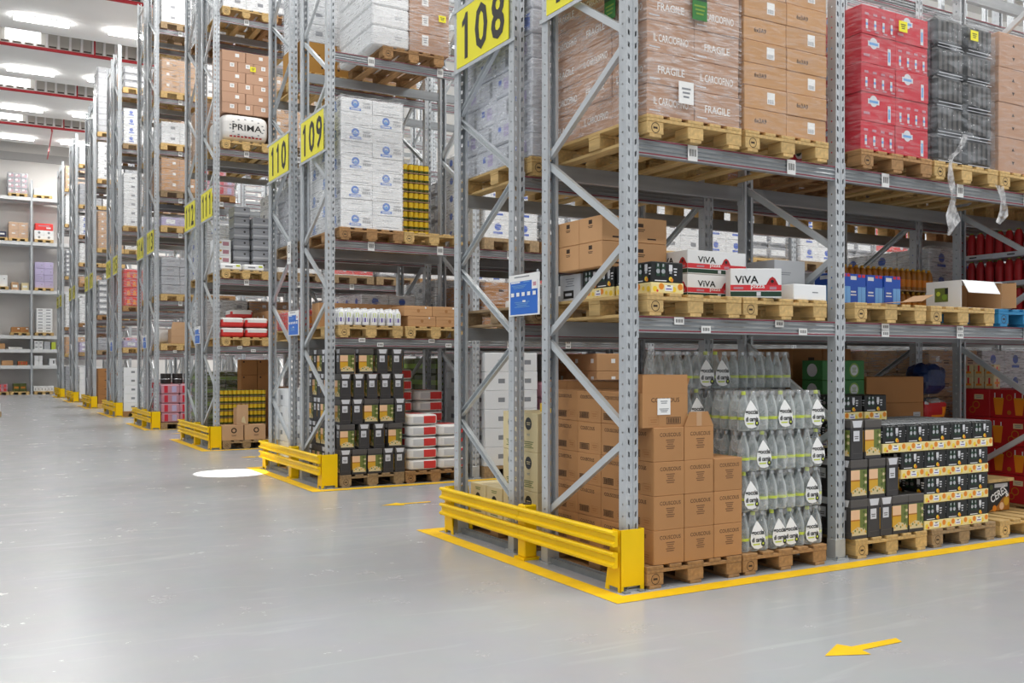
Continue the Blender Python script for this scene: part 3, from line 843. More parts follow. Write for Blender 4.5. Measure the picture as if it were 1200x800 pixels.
# ---- bottle packs (six bottles in film)
def bottle_mesh(kind):
    mb = MB(); n = 14
    pr = [(.0, .004), (.036, .0), (.043, .010), (.0435, .06), (.0425, .066), (.0435, .072), (.0435, .125), (.040, .165), (.030, .205), (.019, .235), (.0145, .252), (.0145, .262)]
    mb.lathe(pr, n, 'pet')
    mb.lathe([(.0440, .080), (.0442, .082), (.0442, .098), (.0440, .1)], n, 'lime')
    mb.lathe([(.0165, .258), (.0165, .28), (.014, .283), (0, .283)], 10, 'lime' if kind else 'silver')
    return mb.mesh('bottle')
BOT = [bottle_mesh(0), bottle_mesh(1)]
BPW, BPD, BPH = .272, .182, .288
def pack_film():
    mb = MB(); w, d, h = BPW, BPD, BPH - .003; n = 20
    def ring(k, z, a=.006):
        out = []
        for i in range(n * 2):
            t = 2 * PI * i / (n * 2); c, s = math.cos(t), math.sin(t)
            x = math.copysign(abs(c) ** .35, c) * w / 2 * k; y = math.copysign(abs(s) ** .35, s) * d / 2 * k
            o = mnoise.noise(Vector((x * 30, y * 30, z * 25))) * a
            out.append((x + o * c - abs(o) * c, y + o * s - abs(o) * s, z))
        return out
    rs = [ring(.86, .001), ring(.985, .012), ring(1, .06), ring(.99, .12), ring(.97, .17), ring(.93, .22), ring(.9, .265), ring(.86, h)]
    vs = [v for r in rs for v in r]; m = n * 2
    mb.add(vs, [(j * m + i, j * m + (i + 1) % m, (j + 1) * m + (i + 1) % m, (j + 1) * m + i) for j in range(len(rs) - 1) for i in range(m)], 'film_bottle', True)
    mb.add(rs[-1], [tuple(range(m))], 'film_bottle')
    return mb.mesh('pack_film')
PFILM = pack_film()
def drop_label():
    mb = MB(); n = 9; pts = [(.0, .105), (.018, .085), (.045, .05), (.066, .01), (.072, -.03), (.062, -.068), (.038, -.09), (.0, -.097)]
    pts = pts + [(-x, y) for x, y in pts[-2:0:-1]]
    cur = lambda x, y: (x, .25 * x * x + max(0, y) * .12, y + .118)
    vs = [cur(x, y) for x, y in pts]
    mb.add(vs + [cur(0, 0)], [(i, (i + 1) % len(pts), len(pts))[::-1] for i in range(len(pts))], 'paper')
    for st, zc, h, w, dx in (('goccia', .016, .042, .122, 0), ('di carnia', -.03, .034, .122, .002)):
        tv, tf, tw, th = text_geo(st, .035)
        mb.add([(lambda q: (q[0], q[1] - .0012, q[2]))(cur(dx + x * w / tw, zc + y * h / th)) for x, y in tv], tf, 'ink_black')
    mb.add([(lambda q: (q[0], q[1] - .0012, q[2]))(cur(x, y)) for x, y in disc(.048, -.062, .019, 14)], [tuple(range(14))], 'ink_black')
    mb.add([(lambda q: (q[0], q[1] - .0016, q[2]))(cur(x, y)) for x, y in disc(.048, -.060, .009, 10)], [tuple(range(10))], 'lime')
    mb.add([(lambda q: (q[0], q[1] - .0012, q[2]))(cur(x, y)) for x, y in ((-.05, -.058), (.02, -.058), (.015, -.068), (-.045, -.068))], [(3, 2, 1, 0)], 'lime')
    return mb.mesh('drop_label')
DROP = drop_label()
def bottle_pack(x, y, z, label, front):
    t = thing('bottle_pack', label, 'bottle pack', (x, y, z), 0, 'packs of mineral water')
    for j in range(2):
        for i in range(3):
            ob('bottle', BOT[1 if (j == 0 and i in front) else 0], t, (-.09 + i * .0895, -.045 + j * .09, .001), R.uniform(0, 6))
    ob('film', PFILM, t)
    for i in front: ob('drop_label', DROP, t, (-.06 + i * .06, -BPD / 2 - .009, 0))
pallet(slot(0, 1) - .003, ya(0), 0, 'worn brown pallet under the stacked packs of bottled water', 'wood_old')
bz = [PT + .001 + k * (BPH + .001) for k in range(5)]
FR = {(0, 0): [1], (0, 1): [0, 2], (0, 2): [1], (1, 0): [0], (1, 2): [1], (2, 0): [2], (2, 1): [], (2, 2): [2], (3, 0): [0], (3, 1): [1], (3, 2): [2]}
for k in range(4):
    for j in range(3):
        for i in range(3):
            bottle_pack(4.815 + (i + .5) * .2745, 5.115 + (j + .5) * .1845, bz[k],
                        'pack of clear water bottles, %s layer on its pallet, %s from the couscous, %s row' % (LAYER[k], ORD[i], ORD[j]), FR.get((k, i), []) if j == 0 else [])
fc = carton('flat_carton', CW - .004, CD - .004, .125, 'card')
o = ob('carton', fc, None, (4.0 + 2.5 * (CW + .0015), 5.095 + 1.5 * (CD + .0015), PT + .001 + 2 * (CH + .0008)))
tag(o, 'flat brown carton behind the couscous cartons, carrying packs of bottled water', 'carton')
for k in range(2):
    for j in range(2):
        bottle_pack(4.0 + 2.5 * (CW + .0015) + .012, 5.60 + j * .196, PT + .001 + 2 * (CH + .0008) + .127 + k * (BPH + .001), 'pack of water bottles wedged behind the couscous cartons, %s of two high, %s row' % (('lower', 'upper')[k], ORD[j]), [2] if k else [0])
for i in range(5):
    bottle_pack(4.505 + i * .276, 5.625, bz[4] + .004, 'pack of water bottles in the top row over cartons, %s from the rack end' % ORD[i], {1: [2], 2: [0]}.get(i, []))

# ---- charcoal display cartons with a printed picture
GW, GD, GH = .188, .140, .304
def display_carton():
    mb = MB(); w, d, h = GW, GD, GH
    mb.box(-w / 2 + .002, w / 2 - .002, -d / 2 + .002, d / 2 - .002, 0, h, 'charcoal', .003)
    mb.box(-w / 2, w / 2, -d / 2, d / 2, h - .06, h - .002, 'charcoal_lip', .002)
    it = []
    for s in 'fb':
        it += [(s, 'rect', 0, -.025, .168, .2, 'pic_green'), (s, 'rect', -.045, -.015, .10, .16, 'pic_yellow'), (s, 'rect', -.045, .035, .1, .075, 'peach'), (s, 'rect', -.045, -.008, .1, .010, 'amber'),
               (s, 'poly', [(-.084, -.125), (.08, -.125), (.06, -.075), (-.02, -.06), (-.084, -.09)], 'pic_beige'), (s, 'disc', -.05, -.05, .018, 'pic_yellow'), (s, 'text', 'RISO', -.045, -.04, .018, 'ink_black', .01)]
        for q in range(7): it.append((s, 'disc', -.07 + q * .023, -.1 + (q % 3) * .012, .009, 'pic_green' if q % 2 else 'pic_yellow'))
        for q in range(5): it.append((s, 'disc', .05 + (q % 2) * .02, -.05 + q * .026, .012, 'pic_beige' if q % 2 else 'olive_jar'))
    it = [x for x in it if not (x[1] == 'text')]
    for s in 'lr':
        it += [(s, 'poly', [(-.042, .095), (.042, .095), (.055, .147), (-.055, .147)], 'tab_white'), (s, 'rect', -.01, .03, .068, .08, 'tab_white'), (s, 'lines', -.01, .018, .045, .03, 2, 'charcoal_lip'), (s, 'rect', 0, -.105, .1, .004, 'charcoal_lip'), (s, 'rect', .055, -.03, .003, .2, 'charcoal_lip'), (s, 'rect', -.055, -.03, .003, .2, 'charcoal_lip')]
    prints(mb, w, d, h, it, .00004)
    return mb.mesh('display_carton')
DISP = display_carton()
def disp_row(pattern, x0, x1, y, z, lab, grp, k, rows=1):
    """pattern P = picture to the front, T = tab side to the front"""
    ws = [GW if c == 'P' else GD for c in pattern]; g = max(.003, (x1 - x0 - sum(ws)) / max(1, len(ws)))
    x = x0
    for q, c in enumerate(pattern):
        w = ws[q]
        dd = GD if c == 'P' else GW
        o = ob('display_carton', DISP, None, (x + w / 2, y + dd / 2 + .002, z + .001), 0 if c == 'P' else PI / 2)
        tag(o, lab % (LAYER[k], ORD[q]), 'carton', grp)
        x += w + g
g_ = 'charcoal display cartons in the first row'
pallet(slot(1, 0) + .01, ya(0), 0, 'pale new pallet under the stepped charcoal display cartons', 'wood')
zt = PT
lab = 'charcoal food carton with picture, %s layer beside black can stack, %s from the upright'
for k, (pt, x1) in enumerate((('PTTPP', 6.72), ('PPT', 6.47), ('TP', 6.27))):
    disp_row(pt, 5.905, x1, PY + .008 + .0, zt + k * (GH + .002), lab, g_, k)
    # row behind carries the next step
for j in range(2):
    for i in range(4):
        o = ob('display_carton', DISP, None, (5.905 + .105 + i * .21, PY + .215 + .075 + j * .146, zt + .001))
        tag(o, 'charcoal food carton in the inner rows of the stepped stack, %s file, %s row back' % (ORD[i], ORD[j + 1]), 'carton', g_)
for i in range(2):
    o = ob('display_carton', DISP, None, (5.905 + .105 + i * .21, PY + .215 + .075, zt + .001 + GH + .002))
    tag(o, 'charcoal food carton in the second layer of the stepped stack, inner %s file' % ORD[i], 'carton', g_)

# ---- trays of black drink cans
TW, TD, TH = .276, .40, .2145
def can_tray_meshes():
    tr = MB().box(-TW / 2, TW / 2, -TD / 2, TD / 2, 0, .072, 'tray_cream', .003)
    it = []
    for s, L_ in (('f', TW), ('l', TD), ('r', TD)):
        n = 5 if s == 'f' else 7
        for q in range(n):
            x = -L_ / 2 + (q + .5) * L_ / n
            it.append((s, 'disc', x * .98, (-.008, .010, -.002)[q % 3], (.019, .022, .015)[q % 3], ('lemon', 'lemon', 'orange')[(q * 2) % 3]))
        it += [(s, 'disc', -L_ / 2 + .05, -.02, .009, 'red'), (s, 'rect', .01, 0, .07, .04, 'paper'), (s, 'lines', .01, -.006, .05, .018, 1, 'purple'), (s, 'rect', .01, .015, .03, .007, 'ink_black')]
    prints(tr, TW, TD, .072, it, .00006)
    wr = MB().box(-TW / 2 + .002, TW / 2 - .002, -TD / 2 + .002, TD / 2 - .002, .0005, .140, 'ink_black', .006)
    it = []
    for s, L_ in (('f', TW), ('l', TD), ('r', TD)):
        for c in ([-.06] if s == 'f' else [-.12, .06]):
            for dx in (-.022, .022):
                it += [(s, 'rect', c + dx, .015, .032, .085, 'dark_green'), (s, 'disc', c + dx, .005, .016, 'silver'), (s, 'rect', c + dx, .045, .012, .02, 'silver')]
            it += [(s, 'rect', c, -.058, .1, .006, 'paper')]
            it += [(s, 'rect', c + .10, .005, .032, .10, 'ink_black'), (s, 'rect', c + .085, .030, .030, .045, 'tab_white'), (s, 'rect', c + .085, .0, .022, .02, 'silver'), (s, 'disc', c + .085, -.045, .016, 'lemon'), (s, 'disc', c + .095, -.052, .013, 'orange'), (s, 'lines', c + .125, .005, .030, .06, 3, 'tab_white')]
    prints(wr, TW, TD, .140, it, .00006)
    cn = MB().lathe([(.031, 0), (.031, .007), (.029, .009), (.027, .006), (0, .006)], 12, ['ink_black', 'can_grey', 'can_grey', 'can_grey'])
    return tr.mesh('tray'), wr.mesh('wrap'), cn.mesh('can_top')
TRAY, WRAP, CTOP = can_tray_meshes()
def can_tray(x, y, z, label, tops=False, rz=0, group='trays of black lemon drink cans'):
    t = thing('can_tray', label, 'drinks tray', (x, y, z + .001), rz, group)
    ob('tray', TRAY, t); ob('wrap', WRAP, t, (0, 0, .0725))
    if tops:
        for i in range(4):
            for j in range(6): ob('can_top', CTOP, t, (-.1 + i * .0665, -.166 + j * .0665, .2127))
pallet(slot(1, 1) + .015, ya(0), 0, 'grey weathered pallet under the black and yellow drink trays', 'wood_grey')
for k, (n_, xr) in enumerate(((3, 7.60), (3, 7.60), (4, 7.60), (5, 7.66))):
    for j in range(2):
        for i in range(n_):
            x = xr - (i + .5) * (TW + .003)
            if j == 1 and k < 3 and i > 0 and i < n_ - 1: continue
            can_tray(x, PY + .01 + TD / 2 + j * (TD + .004), zt + k * (TH + .001), 'tray of black lemon drink cans, %s layer, %s from the inner pallet, %s row' % (LAYER[k], ORD[i], ORD[j]), k == 3)
for i in range(2):
    can_tray(6.42 + i * .30 + .0, PY + .63 + .02, zt + 4 * (TH + .001) + .012, 'tray of black drink cans set back on top, beside the green boxes, %s one' % ORD[i], False)

# ---- third pallet of the second bay: biscuit carton in front, big cartons and bags behind
pallet(slot(1, 2) + .02, ya(0), 0, 'half empty wooden pallet with a dark biscuit carton on it', 'wood')
cw, cd, ch = .33, .24, .27
CER = carton('biscuit_carton', cw, cd, ch, 'ink_black', [('f', 'poly', [(-.16, -.13), (.16, -.13), (.16, .02), (.05, -.02), (-.02, -.08)], 'amber'), ('f', 'disc', .04, -.09, .035, 'peach'), ('f', 'disc', -.07, -.105, .03, 'orange'), ('f', 'disc', .11, -.05, .04, 'pic_yellow'), ('f', 'rect', .03, .10, .2, .035, 'tab_white'), ('f', 'poly', [(-.15, -.03), (.13, .06), (.13, .075), (-.15, -.01)], 'ink_black'),
    ('f', 'text', 'CERES', -.01, .022, .075, 'paper', .02, .25, .38), ('f', 'text', '&', .12, .02, .06, 'paper', .02, .05, .3), ('f', 'disc', -.12, .09, .025, 'olive_jar')])
o = ob('biscuit_carton', CER, None, (8.245, 5.55, zt + .001), .02); tag(o, 'dark biscuit carton with white slanted lettering and golden biscuits', 'carton')
o = ob('wooden_board', MB().box(-.2, .2, -.16, .16, 0, .03, 'wood', .003).mesh('wooden_board'), None, (8.22, 5.55, zt + ch + .003), .03); tag(o, 'small wooden board lying on the dark biscuit carton', 'board')
bw, bd, bh = .80, .26, .245
BIG = carton('big_carton', bw, bd, bh, 'card_dark', [('f', 'rect', .3, -.02, .1, .1, 'card_grey'), ('f', 'lines', .3, -.02, .07, .06, 4, 'grey_print'), ('f', 'rect', -.18, -.03, .07, .08, 'card_grey'), ('f', 'rect', -.1, .0, .003, .24, 'card_edge')])
BIGP = carton('big_carton_plain', bw, bd, bh, 'card_dark')
yb_ = 6.055 + bd / 2
for k in range(5):
    o = ob('big_carton', BIG if k == 3 else BIGP, None, (7.62, yb_, zt + .001 + k * (bh + .001)), 0)
    if k == 4: pass
    tag(o, 'wide brown carton behind the drink trays, %s of the pile' % ('topmost' if k == 4 else LAYER[k]), 'carton', 'wide brown cartons')
o = None
GRB = carton('green_box', .27, .24, .176, 'green', [('f', 'disc', 0, 0, .065, 'jar_green'), ('f', 'disc', 0, 0, .05, 'tab_white'), ('f', 'lines', 0, 0, .06, .05, 4, 'jar_green'), ('l', 'disc', 0, 0, .06, 'tab_white')], tape=False)
M['green'].node_tree.nodes['Principled BSDF'].inputs['Base Color'].default_value = rgb('#2f7a34')
zg = zt + 4 * (TH + .001) + .003
STB = carton('plain_support', .40, .25, .34, 'card_dark')
for q in range(3):
    o = ob('carton', STB, None, (6.93, 6.06 + .13, zt + .001 + q * .342)); tag(o, 'plain brown carton under the green boxes, %s of three' % ('lowest', 'middle', 'upper')[q], 'carton', 'plain cartons under the green boxes')
zg = zt + .001 + 3 * .342 + .001
for k in range(2):
    for i in range(2):
        o = ob('green_box', GRB, None, (6.79 + i * .275, 6.06 + .125, zg + k * .178)); tag(o, 'green box with pale round emblem, %s layer, %s of the pair' % (('lower', 'upper')[k], ('first', 'second')[i]), 'carton', 'green boxes with round emblems')
# crumpled blue bag on shiny snack bags
def bag_mesh(w, d, h, m, seed, amp, patch=None):
    mb = MB(); n, q = 26, 14; vs = []
    for j in range(q + 1):
        ph = -PI / 2 + PI * j / q
        for i in range(n):
            th = 2 * PI * i / n
            v = Vector((math.copysign(abs(math.cos(ph)) ** .4 * abs(math.cos(th)) ** .4, math.cos(th)) * w / 2, math.copysign(abs(math.cos(ph)) ** .4 * abs(math.sin(th)) ** .4, math.sin(th)) * d / 2, math.sin(ph) * h / 2 + h / 2))
            a = mnoise.noise(v * 14 + Vector((seed, 0, 0))) * amp
            vs.append((v.x * (1 + a * 4), v.y * (1 + a * 3), max(0, v.z * (1 + a * 3))))
    for j in range(q):
        for i in range(n):
            z = (vs[j * n + i][2]) / h; m2 = m
            if patch: m2 = patch(vs[j * n + i][0] / w, z) or m
            mb.add([vs[j * n + i], vs[j * n + (i + 1) % n], vs[(j + 1) * n + (i + 1) % n], vs[(j + 1) * n + i]], [(0, 1, 2, 3)], m2, True)
    return mb.mesh('bag')
zs = zt + .001
mat('foil', '#b9b7b6', .25, .7, nscale=9, namt=.3, bump=.4)
SN = bag_mesh(.36, .24, .235, 'orange', 3, .03, lambda x, z: 'foil' if z > .72 or z < .12 else ('deep_red' if (x < -.2 or z > .55) else None))
for k in range(4):
    o = ob('snack_bag', SN, None, (8.225 + (.015 if k % 2 else 0), 6.19, zs + k * .262)); tag(o, 'shiny red and orange snack bag, %s of the pile under the blue bag' % LAYER[k], 'bag', 'shiny snack bags')
o = ob('refuse_sack', bag_mesh(.36, .25, .29, 'blue_bag', 8, .05), None, (8.225, 6.19, zs + 4 * .262 + .004)); tag(o, 'crumpled dark blue plastic sack on top of the snack bags', 'bag')

# ---- third bay: red juice cartons beyond the inner frame
rw, rd, rh = .40, .41, .272
def pitcher(s, x):
    return [(s, 'poly', [(x - .035, -.11), (x + .035, -.11), (x + .055, .055), (x - .055, .055)], 'orange'), (s, 'rect', x - .04, .08, .012, .05, 'tab_white'), (s, 'rect', x + .035, .075, .012, .04, 'tab_white'), (s, 'rect', x, .05, .1, .014, 'pic_yellow')]
RJ = carton('juice_carton', rw, rd, rh, 'deep_red', pitcher('l', .1) + pitcher('l', -.11) + pitcher('f', .08) + [('l', 'disc', 0, -.085, .022, 'amber'), ('l', 'ring', 0, .06, .03, .022, 'amber')], tape=False)
RJ2 = carton('juice_carton_b', rw, rd, rh, 'deep_red', pitcher('l', -.12) + [('l', 'rect', .09, .06, .1, .05, 'pic_beige'), ('l', 'lines', .09, .06, .07, .03, 2, 'grey_print'), ('l', 'ring', .06, -.02, .04, .03, 'amber'), ('l', 'ring', .02, -.07, .035, .026, 'amber')] + pitcher('f', 0), tape=False)
pallet(slot(2, 0), ya(0), 0, 'wooden pallet beyond the second frame, under red juice cartons', 'wood_old')
for k in range(4):
    for j in range(3):
        for i in range(2):
            if i == 1 and j > 0 and k < 3: continue
            o = ob('juice_carton', RJ2 if (j + k) % 2 else RJ, None, (slot(2, 0) - PW / 2 + .015 + (i + .5) * .405, PY + .008 + (j + .5) * .412, zt + .001 + k * (rh + .003)))
            tag(o, 'red juice carton with orange pitchers, %s layer, %s row back, %s file' % (LAYER[k], ORD[j], ORD[i]), 'carton', 'red juice cartons')
SM = carton('small_box', .1, .1, .12, 'pic_beige', [('l', 'rect', 0, -.02, .06, .02, 'orange'), ('l', 'rect', 0, .02, .02, .06, 'red'), ('f', 'rect', 0, 0, .02, .08, 'red'), ('f', 'rect', 0, .0, .08, .02, 'orange')], tape=False)
for i in range(3):
    for k in range(2):
        o = ob('small_box', SM, None, (8.93, 6.18 - i * .115, zt + .002 + 4 * (rh + .003) + k * .122)); tag(o, 'small cream and red box on the red juice cartons, %s one, %s' % (ORD[i], ('lower', 'upper')[k]), 'box', 'small cream boxes')
# ================================================================== FIRST ROW, camera side, first beams
Z1 = LV[0]; Z2 = LV[1]
pallet(slot(0, 0), ya(0), Z1, 'pale pallet on the first beams under black drink trays and brown cartons', 'wood')
pallet(slot(0, 1), ya(0), Z1, 'pale pallet on the first beams under the white pizza cartons', 'wood')
z1 = Z1 + PT
can_tray(4.13, 5.31, z1, 'tray of black drink cans on the first beams beside the pizza cartons', False, 0)
can_tray(4.13, 5.74, z1, 'tray of black drink cans on the first beams, under brown cartons', False, 0)
gc = carton('grey_label_carton', .28, .28, .2, 'card_grey', [('l', 'rect', -.02, -.05, .14, .06, 'ink_black'), ('l', 'lines', 0, .04, .12, .07, 4, 'grey_print'), ('l', 'rect', -.02, -.05, .09, .02, 'card_grey')])
o = ob('carton', gc, None, (4.13, 6.1, z1 + .001)); tag(o, 'grey carton with a black label band behind the first end frame', 'carton')
bc = carton('brown_wide', .58, .29, .182, 'card', [('l', 'rect', 0, .055, .045, .03, 'print'), ('l', 'lines', 0, .02, .06, .02, 2, 'print'), ('f', 'rect', .02, .035, .11, .026, 'print'), ('f', 'lines', .03, 0, .12, .025, 2, 'print'), ('f', 'rect', .15, -.06, .08, .01, 'print'), ('f', 'rect', -.15, -.06, .1, .012, 'print')])
for k in range(2):
    for j in range(2):
        o = ob('carton', bc, None, (4.207, 5.72 + j * .293, z1 + .217 + k * .184)); tag(o, 'brown carton above the black trays, %s layer, %s row' % (('lower', 'upper')[k], ('front', 'back')[j]), 'carton', 'brown cartons above the black trays')
def pizza(key, w, d, h):
    it = []
    for s, L_ in (('f', w), ('l', d)) if d > .2 else (('f', w),):
        it += [(s, 'rect', 0, -h * .16, L_ * .998, h * .20, 'red'), (s, 'rect', 0, -h * .37, L_ * .998, h * .17, 'dark_green'), (s, 'rect', .02, -h * .37, .03, h * .14, 'tab_white')]
        x = -L_ * .18; x = x if L_ > .33 else -.085
        it += [(s, 'text', 'ViVA', x, h * .12, h * .26, 'ink_black', .02, .17), (s, 'text', 'pizza', x + .08, -h * .12, h * .2, 'paper', .01, .10), (s, 'poly', [(x + .14, -h * .06), (x + .23, -h * .06), (x + .205, h * .16), (x + .185, h * .22), (x + .165, h * .16)], 'deep_red'), (s, 'disc', x + .185, h * .06, .012, 'ink_black')]
        it += [(s, 'rect', x - .06, -h * .17, .07, h * .08, 'pink'), (s, 'rect', x + .19, -h * .17, .05, h * .1, 'pink')]
    return carton(key, w, d, h, 'white', it)
VB = pizza('pizza_wide', .56, .31, .172); VF = pizza('pizza_front', .37, .14, .21)
o = ob('pizza_carton', VB, None, (4.79, 5.512, z1 + .001)); tag(o, 'white pizza carton with green and red bands, lower of the two behind', 'carton')
o = ob('pizza_carton', VB, None, (4.788, 5.508, z1 + .175)); tag(o, 'white pizza carton with green and red bands, upper of the two behind', 'carton')
o = ob('pizza_carton', VF, None, (4.98, 5.185, z1 + .001), -.5); tag(o, 'white pizza carton in front at the pallet edge, slightly turned', 'carton')
o = ob('carton', carton('grey_plain', .33, .3, .33, 'card_grey', [('f', 'lines', -.05, .06, .12, .03, 2, 'grey_print')]), None, (5.59, 5.57, z1 + .001)); tag(o, 'tall grey carton beside the second upright behind the white tray', 'carton')
o = ob('carton', carton('white_tray', .34, .24, .115, 'white', [('f', 'rect', .05, 0, .06, .008, 'grey_print')]), None, (5.48, 5.23, z1 + .001)); tag(o, 'low white carton beside the second upright on the first beams', 'carton')
o = ob('blue_bag', bag_mesh(.13, .12, .14, 'blue', 5, .03, lambda x, z: 'tab_white' if .45 < z < .6 else None), None, (5.24, 5.43, z1 + .002)); tag(o, 'small blue and white bag between two white cartons', 'bag')
# second bay
for k, wd_ in enumerate(('wood', 'wood', 'wood_blue')):
    pallet(slot(1, k), ya(0), Z1, ('pale pallet on the first beams under blue carton packs', 'pale pallet on the first beams under the open white box', 'blue painted pallet on the first beams')[k], wd_)
BP = carton('blue_pack', .195, .2, .245, 'blue', [('f', 'rect', .045, -.045, .09, .13, 'light_blue'), ('f', 'rect', -.05, .09, .07, .03, 'tab_white'), ('f', 'rect', -.05, -.02, .06, .012, 'tab_white'), ('f', 'rect', -.05, -.045, .07, .01, 'tab_white'), ('f', 'rect', .045, -.04, .003, .15, 'blue'), ('f', 'rect', .0, -.04, .003, .15, 'blue'),
    ('f', 'rect', .02, .108, .035, .022, 'crimson'), ('f', 'rect', .068, .108, .035, .022, 'crimson'), ('l', 'rect', 0, -.045, .19, .15, 'light_blue'), ('l', 'rect', 0, .09, .08, .03, 'tab_white')], tape=False)
for i in range(4):
    o = ob('blue_pack', BP, None, (6.04 + i * .198, 5.40 + (.0, .02, .015, .0)[i], z1 + .001)); tag(o, 'blue drink pack with pink caps on the first beams, %s from the upright' % ORD[i], 'carton', 'blue drink packs')
o = ob('carton', carton('grey_back', .4, .3, .29, 'card_grey'), None, (6.34, 5.84, z1 + .001)); tag(o, 'plain grey carton behind the blue drink packs', 'carton')
mb = MB(); mb.prism([(-.25, .0), (.18, .03), (.33, .085), (.33, .089), (.18, .036), (-.25, .006)], 'y', -.12, .065, 'card_pale')
o = ob('cardboard_sheet', mb.mesh('cardboard_sheet'), None, (6.55, 5.21, z1 + .002), .05); tag(o, 'loose bent sheet of cardboard lying before the blue packs', 'cardboard')
AB = MB().lathe([(0, .0), (.036, .002), (.037, .13), (.03, .165), (.016, .185), (.016, .205), (0, .206)], 10, ['amber', 'amber', 'amber', 'amber', 'pic_yellow', 'pic_yellow']).lathe([(.0375, .03), (.0375, .10)], 10, 'orange').mesh('juice_bottle')
ATR = MB().box(-.155, .155, -.08, .08, 0, .012, 'card_pale').mesh('pad')
for k in range(2):
    for i in range(4):
        t = thing('juice_pack', 'pack of amber juice bottles in the back of second bay, %s layer, %s' % (('lower', 'upper')[k], ORD[i]), 'bottle pack', (7.13 + i * .316, 6.17, z1 + .001 + k * .221), 0, 'packs of amber juice bottles')
        ob('pad', ATR, t)
        for a in range(4):
            for b_ in range(2): ob('bottle', AB, t, (-.117 + a * .078, -.04 + b_ * .08, .0125))
# white box open to the front, brown inside
mb = MB(); w, d, h = .56, .34, .235; tk = .005
for (a, bb, c, dd, e, f) in ((-w / 2, -w / 2 + tk, -d / 2, d / 2, 0, h), (w / 2 - tk, w / 2, -d / 2, d / 2, 0, h), (-w / 2 + tk, w / 2 - tk, d / 2 - tk, d / 2, 0, h), (-w / 2 + tk, w / 2 - tk, -d / 2, d / 2 - tk, 0, tk), (-w / 2 + tk, w / 2 - tk, -d / 2, d / 2 - tk, h - tk, h)): mb.box(a, bb, c, dd, e, f, 'white')
q = tk + .001
mb.add([(-w / 2 + q, -d / 2, q), (-w / 2 + q, d / 2 - q, q), (-w / 2 + q, d / 2 - q, h - q), (-w / 2 + q, -d / 2, h - q)], [(0, 1, 2, 3)], 'card')
mb.add([(w / 2 - q, -d / 2, q), (w / 2 - q, d / 2 - q, q), (w / 2 - q, d / 2 - q, h - q), (w / 2 - q, -d / 2, h - q)], [(0, 1, 2, 3)], 'card')
mb.add([(-w / 2 + q, d / 2 - q, q), (w / 2 - q, d / 2 - q, q), (w / 2 - q, d / 2 - q, h - q), (-w / 2 + q, d / 2 - q, h - q)], [(0, 1, 2, 3)], 'card')
prints(mb, w, d, h, [('l', 'rect', -.02, 0, .13, .12, 'pic_green'), ('l', 'disc', -.05, .01, .02, 'lime'), ('l', 'disc', .01, -.02, .025, 'jar_green'), ('l', 'rect', .03, .03, .03, .05, 'ink_black')])
t = thing('open_box', 'white box lying open to the front with green picture on its side', 'carton', (7.60, 5.33, z1 + .001))
ob('body', mb.mesh('open_box'), t)
f1 = MB().prism([(-d / 2 - .002, h - .004), (-d / 2 - .06, h - .11), (-d / 2 - .064, h - .108), (-d / 2 - .004, h)], 'x', -w / 2 + .01, w / 2 - .12, 'white').mesh('flap_white')
f2 = MB().prism([(w / 2 - .006, -d / 2 - .001), (w / 2 + .03, -d / 2 - .11), (w / 2 + .034, -d / 2 - .11), (w / 2 - .001, -d / 2 - .001)], 'z', .008, h - .01, 'card').mesh('flap_brown')
ob('flap', f1, t); ob('flap', f2, t)
# red tomato packs seen beyond the inner frame (third bay)
pallet(slot(2, 0), ya(0), Z1, 'pallet on the first beams beyond the second frame, under red bottle packs', 'wood')
RT = MB().box(-.2, .2, -.2, .2, 0, .05, 'tab_white', .004); prints(RT, .4, .4, .05, [('l', 'rect', 0, 0, .08, .012, 'ink_black')])
RT = RT.mesh('tray_white')
RB = MB().lathe([(0, .0), (.042, .002), (.043, .15), (.03, .2), (.018, .215), (.018, .225), (0, .226)], 10, ['deep_red', 'deep_red', 'deep_red', 'deep_red', 'jar_green', 'jar_green']).mesh('sauce_bottle')
for k in range(3):
    for j in range(3):
        t = thing('bottle_tray', 'white tray of red sauce bottles beyond the frame, %s layer, %s row back' % (LAYER[k], ORD[j]), 'bottle tray', (slot(2, 0) - .19, PY + .01 + (j + .5) * .405, z1 + .001 + k * .285), 0, 'trays of red sauce bottles')
        ob('tray', RT, t)
        for a in range(4):
            for b_ in range(4):
                if a == 0 or b_ == 0: ob('bottle', RB, t, (-.147 + a * .098, -.147 + b_ * .098, .0505))

# ================================================================== FIRST ROW, camera side, second beams
def tagmesh(w, h, m='sign_yellow', bars=True):
    mb = MB().box(-w / 2, w / 2, -.002, 0, 0, h, m)
    if bars: prints(mb, w, .004, h, [('f', 'lines', 0, 0, w * .6, h * .55, 3, 'black' if m == 'sign_yellow' else 'grey_print')])
    return mb.mesh('label_%s' % m)
YT = tagmesh(.10, .085); WT = tagmesh(.13, .15, 'paper'); GT = MB().box(-.065, .065, -.002, 0, 0, .22, 'green')
prints(GT, .13, .004, .22, [('f', 'rect', 0, .065, .128, .085, 'dark_green'), ('f', 'disc', 0, .07, .034, 'tab_white'), ('f', 'lines', 0, -.04, .1, .08, 3, 'jar_green')]); GT = GT.mesh('label_green')
z2 = Z2 + PT
mat('card_mauve', '#bd967c', .7, var=.03, nscale=2, namt=.08)
def art(key, first):
    a = [('f', 'text', 'IL CARCIOFINO' if first else 'FRAGILE', 0, -.005, .052, 'paper', .012, .30 if first else .23), ('f', 'lines', -.14, -.07, .09, .02, 1, 'tab_white')]
    a += [('l', 'text', 'FRAGILE' if first else 'IL CARCIOFINO', 0, -.005, .052, 'paper', .012, .23 if first else .30)]
    return carton(key, .408, .398, .211, 'card_mauve', a)
A1, A2 = art('art_a', True), art('art_b', False)
